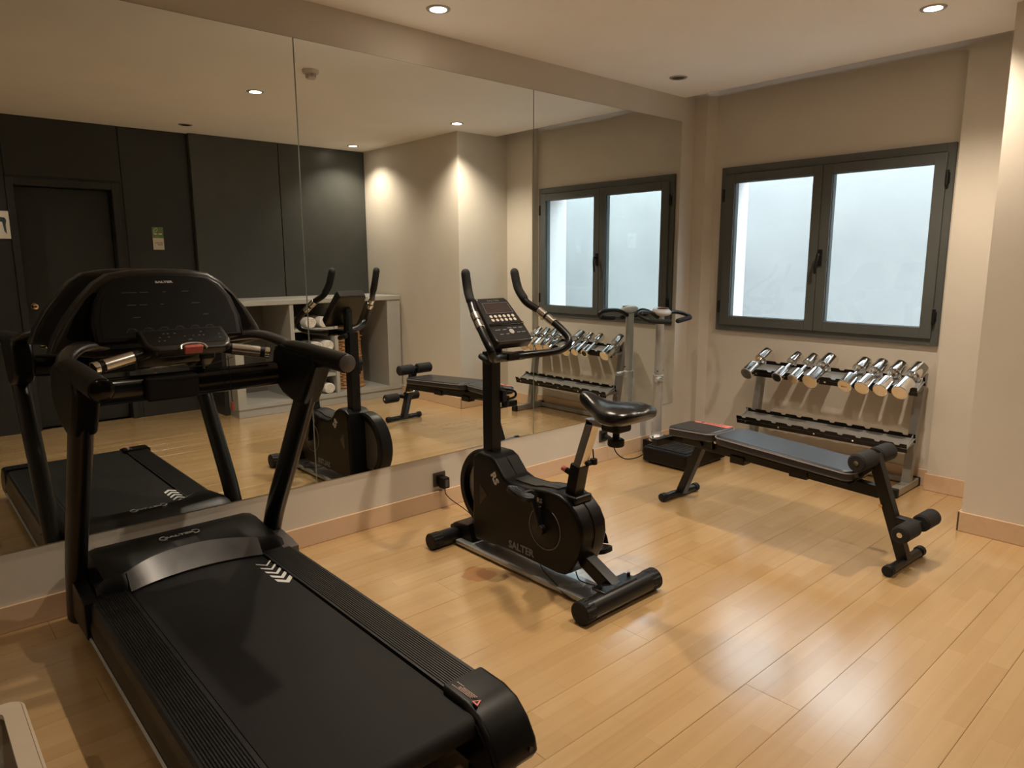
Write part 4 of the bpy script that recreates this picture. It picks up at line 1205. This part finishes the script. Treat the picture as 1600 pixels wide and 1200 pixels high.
for s in (-1, 1):
    b = B()
    b.tube([(CX, CYP + s * 0.03, 1.005), (CX + 0.005, CYP + s * 0.13, 1.045 if s < 0 else 1.035), (CX + 0.02, CYP + s * 0.245, 1.050 if s < 0 else 1.02), (CX + 0.045, CYP + s * 0.285, 1.030 if s < 0 else 1.00), (CX + 0.075, CYP + s * 0.255, 1.005 if s < 0 else 0.99), (CX + 0.10, CYP + s * 0.15, 0.988), (CX + 0.115, CYP + s * 0.055, 0.982)], 0.0145, 14, 6)
    hh = finish('handle_bar', b, 'blacksteel', vp)
    b = B(); b.tube([(CX + 0.082, CYP + s * 0.235, 1.000 if s < 0 else 0.992), (CX + 0.10, CYP + s * 0.15, 0.988), (CX + 0.116, CYP + s * 0.05, 0.982)], 0.0175, 14, 5, round_ends=True); finish('handle_grip', b, 'foam', hh)

# ================================================================ SOCKETS, PLUGS, CABLES
def socket(y, z, label):
    t = thing('wall_socket', label, 'socket', (0, y, z))
    b = B(); b.box((0.0, y - 0.042, z - 0.042), (0.009, y + 0.042, z + 0.042), 0.004, 2); finish('socket_plate', b, 'socket', t)
    b = B(); b.box((0.008, y - 0.026, z - 0.026), (0.0105, y + 0.026, z + 0.026), 0.002, 1); b.cyl((0.009, y, z), (0.012, y, z), 0.021, n=20); finish('socket_insert', b, 'hinge', t)
    return t
socket(2.273, 0.173, 'bronze wall socket plate under the mirror behind the bike')
t = thing('power_adapter', 'black plug-in power adapter with thin cable in the socket by the bike', 'power adapter', (0.03, 2.285, 0.16))
b = B(); b.box((0.0105, 2.262, 0.125), (0.060, 2.308, 0.190), 0.006, 2); finish('adapter_body', b, 'blackmatte', t)
b = B(); b.box((0.0598, 2.275, 0.135), (0.0605, 2.297, 0.178)); finish('adapter_label', b, 'dimprint', t)
b = B(); b.tube([(0.04, 2.285, 0.126), (0.042, 2.29, 0.09), (0.07, 2.31, 0.055), (0.16, 2.32, 0.03), (0.30, 2.30, 0.012), (0.42, 2.26, 0.02), (0.50, 2.22, 0.03)], 0.0026, 6, 6); finish('adapter_cable', b, 'blackmatte', t)
socket(3.70, 0.185, 'dark wall socket low under the mirror behind the bike saddle')
t = thing('mains_cable', 'black plug and power cord running to the vibration plate', 'power cord', (0.03, 3.73, 0.17))
b = B(); b.cyl((0.0115, 3.715, 0.178), (0.055, 3.72, 0.172), 0.019, 0.012, 16, 0.003); finish('plug', b, 'blackmatte', t)
b = B(); b.tube([(0.05, 3.72, 0.172), (0.062, 3.735, 0.13), (0.075, 3.765, 0.06), (0.105, 3.82, 0.014), (0.14, 3.90, 0.012), (0.165, 3.965, 0.035), (0.195, 3.97, 0.055)], 0.0042, 8, 6); finish('cord', b, 'blackmatte', t)

# ================================================================ SHELF UNIT (seen in the mirror)
SX0, SX1, SY0, SY1, SZ = 3.14, XR - 0.071, 2.272, 4.064, 1.060
su = thing('shelf_unit', 'low grey open shelf unit along the charcoal panels, seen in mirror', 'shelf unit', (3.4, 3.2, 0))
b = B(); b.box((SX0 - 0.012, SY0 + 0.03, SZ - 0.045), (SX1, SY1, SZ), 0.003, 1); finish('top_board', b, 'shelfgrey', su)
b = B(); b.box((SX0 + 0.01, SY0 + 0.045, 0.0), (SX1, SY1, 0.075), 0.002, 1); finish('plinth', b, 'shelfgrey', su)
b = B(); b.box((SX0, SY0 + 0.04, 0.075), (SX1, SY1, 0.115), 0.002, 1); finish('bottom_board', b, 'shelfgrey', su)
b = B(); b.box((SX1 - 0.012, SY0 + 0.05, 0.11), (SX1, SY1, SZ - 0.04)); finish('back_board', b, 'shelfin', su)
for (y0, y1) in ((SY0 + 0.04, 2.392), (2.848, 2.888), (3.300, 3.338), (3.905, SY1)):
    b = B(); b.box((SX0, y0, 0.113), (SX1 - 0.01, y1, SZ - 0.044), 0.002, 1); finish('upright_panel', b, 'shelfgrey', su)
for z in (0.775, 0.540, 0.318):
    b = B(); b.box((SX0 + 0.01, 2.887, z - 0.028), (SX1 - 0.011, 3.301, z), 0.002, 1); finish('shelf_board', b, 'shelfgrey', su)
b = B(); b.box((3.36, SY0, 0.0), (SX1, SY0 + 0.039, SZ), 0.002, 1); finish('side_panel', b, 'dark', su)

# rolled towels
def towel_roll(r, L):
    """a rolled towel lying along local x, centre line at height r; spiral end"""
    b = B(); rg = []
    n = 28
    for k, (xx, f) in enumerate(((0.0, 0.90), (0.008, 0.98), (0.03, 1.0), (L * 0.5, 1.02), (L - 0.03, 1.0), (L - 0.008, 0.98), (L, 0.90))):
        rg.append([(xx, r * f * 1.05 * math.cos(2 * PI * j / n), r * 0.98 + r * f * 0.97 * math.sin(2 * PI * j / n)) for j in range(n)])
    b.rings(rg)
    body = b
    e = B()
    sp_ = []
    for k in range(60):
        a = k / 60 * 2 * PI * 2.6
        q = r * (0.10 + 0.80 * k / 60)
        sp_.append((-0.001, q * 1.05 * math.cos(a), r * 0.98 + q * 0.97 * math.sin(a)))
    e.tube(sp_, (0.0042, 0.005), 6, 0, (1, 0, 0))
    return body, e
proto = thing('towel', 'rolled white towel on the top shelf, at the left under the handlebar in the mirror', 'towel', (0, 0, 0), 'rolled white towels in the shelf unit')
bo, e = towel_roll(0.054, 0.30)
tb = finish('towel_roll', bo, 'towel', proto, sharp=70); te = finish('rolled_edge', e, 'towel', tb)
def put_towel(first, x, y, z, label, sc=1.0):
    if first: r = proto
    else:
        r = proto.copy(); COL.objects.link(r)
        c = tb.copy(); COL.objects.link(c); c.parent = r
        d = te.copy(); COL.objects.link(d); d.parent = c
    r.location = (x, y, z); r['label'] = label; r.scale = (1, sc, sc)
put_towel(True, 3.155, 3.065, 0.7755, 'rolled white towel on the top shelf, left one of the pair seen in the mirror')
put_towel(False, 3.155, 3.205, 0.7755, 'rolled white towel on the top shelf, right one beside the console in the mirror')
put_towel(False, 3.155, 3.003, 0.5405, 'rolled white towel on the middle shelf, leftmost behind the hand bar in the mirror')
put_towel(False, 3.155, 3.122, 0.5405, 'rolled white towel on the middle shelf, in the centre of the row of three', 0.95)
put_towel(False, 3.155, 3.240, 0.5405, 'rolled white towel on the middle shelf, rightmost and fully seen in the mirror')
put_towel(False, 3.155, 3.232, 0.1155, 'rolled white towel alone on the lowest shelf of the grey unit')

# wicker basket
bx, by = 3.46, 3.56
wk = thing('wicker_basket', 'tall round wicker basket standing in the right bay of shelf unit', 'basket', (bx, by, 0.115))
b = B(); prof = [(0.0, 0.0)]
H = 0.615
nr = 34
for k in range(nr + 1):
    f = k / nr
    r0 = 0.195 - 0.030 * f
    if k < nr:
        prof += [(r0 - 0.003, H * f + 0.001), (r0 + 0.003, H * (f + 0.5 / nr))]
prof += [(0.160, H), (0.150, H - 0.005), (0.150, H - 0.30), (0.0, H - 0.30)]
n = 56
rg = []
for q, (r0, z) in enumerate(prof):
    rg.append([((max(r0, 1e-4) + (0.0035 * (1 if (j // 2 + q // 2) % 2 else -1) if 0 < q < len(prof) - 4 else 0)) * math.cos(2 * PI * j / n), (max(r0, 1e-4) + (0.0035 * (1 if (j // 2 + q // 2) % 2 else -1) if 0 < q < len(prof) - 4 else 0)) * math.sin(2 * PI * j / n), z) for j in range(n)])
b.rings(rg, mtx=Matrix.Translation((bx, by, 0.116))); wb = finish('basket_body', b, 'wicker', wk, sharp=30)
def ringtube(r, z, tr, name, m, wav=0.0):
    b = B(); rg = []
    for k in range(48):
        a = 2 * PI * k / 48
        c = Vector((bx + r * math.cos(a), by + r * math.sin(a), z + wav * math.sin(a * 24)))
        o_ = Vector((math.cos(a), math.sin(a), 0))
        rg.append([c + o_ * (tr * math.cos(t)) + Vector((0, 0, tr * math.sin(t))) for t in [2 * PI * j / 8 for j in range(8)]])
    b.rings(rg, closed=True); finish(name, b, m, wk)
ringtube(0.166, 0.116 + H, 0.016, 'basket_rim', 'wicker', 0.003)
ringtube(0.198, 0.130, 0.013, 'basket_foot', 'wicker', 0.003)
ringtube(0.1835, 0.116 + H * 0.52, 0.006, 'basket_band', 'wicker')
ringtube(0.1775, 0.116 + H * 0.80, 0.006, 'basket_band', 'wicker')
for s in (-1, 1):
    b = B(); b.tube([(bx - 0.03, by + s * 0.172, 0.64), (bx - 0.03, by + s * 0.205, 0.635), (bx + 0.03, by + s * 0.205, 0.635), (bx + 0.03, by + s * 0.172, 0.64)], 0.006, 8, 5); finish('basket_handle', b, 'wicker', wk)

# ================================================================ THINGS ON THE DARK WALL
t = thing('wall_notice', 'small green and white notice on the charcoal wall by the door', 'sign', (XR - 0.012, 1.955, 1.62))
b = B(); b.box((XR - 0.018, 1.908, 1.522), (XR - 0.0125, 2.000, 1.722), 0.001, 1); nb = finish('notice_board', b, 'paper', t)
b = B(); b.box((XR - 0.0188, 1.909, 1.626), (XR - 0.0178, 1.999, 1.7215)); finish('green_half', b, 'green', nb)
nm = frame_mtx((XR - 0.019, 1.954, 1.622), (0, -1, 0), (0, 0, 1))
b = B(); b.tube([(0.030, 0.05, 0.0004), (0.034, 0.068, 0.0004), (0.018, 0.09, 0.0004), (0.004, 0.086, 0.0004), (0.006, 0.068, 0.0004), (0.024, 0.058, 0.0004)], 0.0022, 6, 4, mtx=nm); finish('leaf_outline', b, 'paper', nb)
b = B(); b.box((0.006, 0.034, 0), (0.034, 0.046, 0.0012), mtx=nm); b.box((-0.034, 0.034, 0), (-0.004, 0.046, 0.0012), mtx=nm); finish('notice_strips', b, 'paper', nb)
b = B(); b.prism([(0.028, 0.050), (-0.022, 0.050), (-0.028, 0.066), (-0.008, 0.058)], 'z', 0, 0.001, 0, 1, nm); finish('notice_swoosh', b, 'brownprint', nb)
b = B(); b.box((-0.012, 0.006, 0), (0.032, 0.026, 0.001), mtx=nm); finish('lime_block', b, 'lime', nb)
b = B()
for (u0, u1, v) in ((-0.034, -0.008, -0.040), (-0.004, 0.030, -0.040), (-0.034, -0.018, -0.056), (-0.014, 0.006, -0.056)): b.box((u0, v - 0.003, 0), (u1, v + 0.003, 0.0016), mtx=nm)
finish('notice_lines', b, 'brownprint', nb)
t = thing('wall_sign', 'pale square sign with a dark hook figure left of the door', 'sign', (XR - 0.012, 0.765, 1.71))
b = B(); b.box((XR - 0.019, 0.655, 1.600), (XR - 0.0125, 0.852, 1.818), 0.001, 1); ws = finish('sign_plate', b, 'paper', t)
wm = frame_mtx((XR - 0.0195, 0.754, 1.71), (0, -1, 0), (0, 0, 1))
b = B(); b.prism([(-0.078, 0.035), (-0.068, 0.056), (-0.03, 0.062), (0.03, 0.058), (0.05, 0.04), (-0.02, 0.028), (-0.05, 0.022), (-0.058, -0.05), (-0.072, -0.072), (-0.070, 0.0)], 'z', 0, 0.0012, 0, 1, wm); finish('sign_figure', b, 'teal', ws)

# ================================================================ BIN OF TOWELS IN THE LEFT FOREGROUND
KX0, KX1, KY0, KY1, KZ = 1.10, 1.72, -0.36, 0.155, 0.30
kb = thing('towel_bin', 'pale plastic bin with grey cloths in the bottom left corner', 'bin', (1.40, -0.11, 0))
def ring_wall(b, x0, x1, y0, y1, z0, z1, w, r=0.03):
    def rr(x0, x1, y0, y1, r, z):
        pts = []
        for cx, cy, a0 in ((x1 - r, y1 - r, 0), (x0 + r, y1 - r, 90), (x0 + r, y0 + r, 180), (x1 - r, y0 + r, 270)):
            for k in range(5):
                a = math.radians(a0 + 22.5 * k)
                pts.append((cx + r * math.cos(a), cy + r * math.sin(a), z))
        return pts
    b.rings([rr(x0, x1, y0, y1, r, z0), rr(x0, x1, y0, y1, r, z1), rr(x0 + w, x1 - w, y0 + w, y1 - w, r * 0.6, z1), rr(x0 + w, x1 - w, y0 + w, y1 - w, r * 0.6, z0)], closed=True)
b = B(); ring_wall(b, KX0 + 0.012, KX1 - 0.012, KY0 + 0.012, KY1 - 0.012, 0.0, KZ - 0.012, 0.008); b.box((KX0 + 0.015, KY0 + 0.015, 0.0), (KX1 - 0.015, KY1 - 0.015, 0.008)); finish('bin_body', b, 'plasticbeige', kb)
b = B(); ring_wall(b, KX0, KX1, KY0, KY1, KZ - 0.012, KZ - 0.006, 0.006, 0.035); finish('bin_lip', b, 'plasticbeige', kb)
b = B(); ring_wall(b, KX0 + 0.008, KX1 - 0.008, KY0 + 0.008, KY1 - 0.008, KZ - 0.013, KZ, 0.040, 0.03); finish('bin_rim', b, 'plasticbeige', kb)
for k in range(5):
    yy = KY1 - 0.10 - 0.085 * (k % 2); xx = KX0 + 0.13 + 0.10 * k
    b = B(); rg = []
    for q in range(9):
        u = q / 8
        rg.append([(xx + 0.045 * math.cos(t) * (0.8 + 0.2 * math.sin(3 * u + k)), KY1 - 0.065 - 0.36 * u, 0.215 + 0.030 * math.sin(t) * (0.85 + 0.2 * math.cos(5 * u + k))) for t in [2 * PI * j / 14 for j in range(14)]])
    b.rings(rg)
    o = finish('cloth', b, 'greycloth', None, origin=(xx, -0.1, 0.2))
    tag(o, ['grey folded cloth in the pale bin, furthest from the camera', 'grey folded cloth in the pale bin, second from its far end', 'grey folded cloth in the middle of the pale bin', 'grey folded cloth in the pale bin, second from its near end', 'grey folded cloth in the pale bin, nearest the camera'][k], 'cloth', 'grey cloths in the bin')
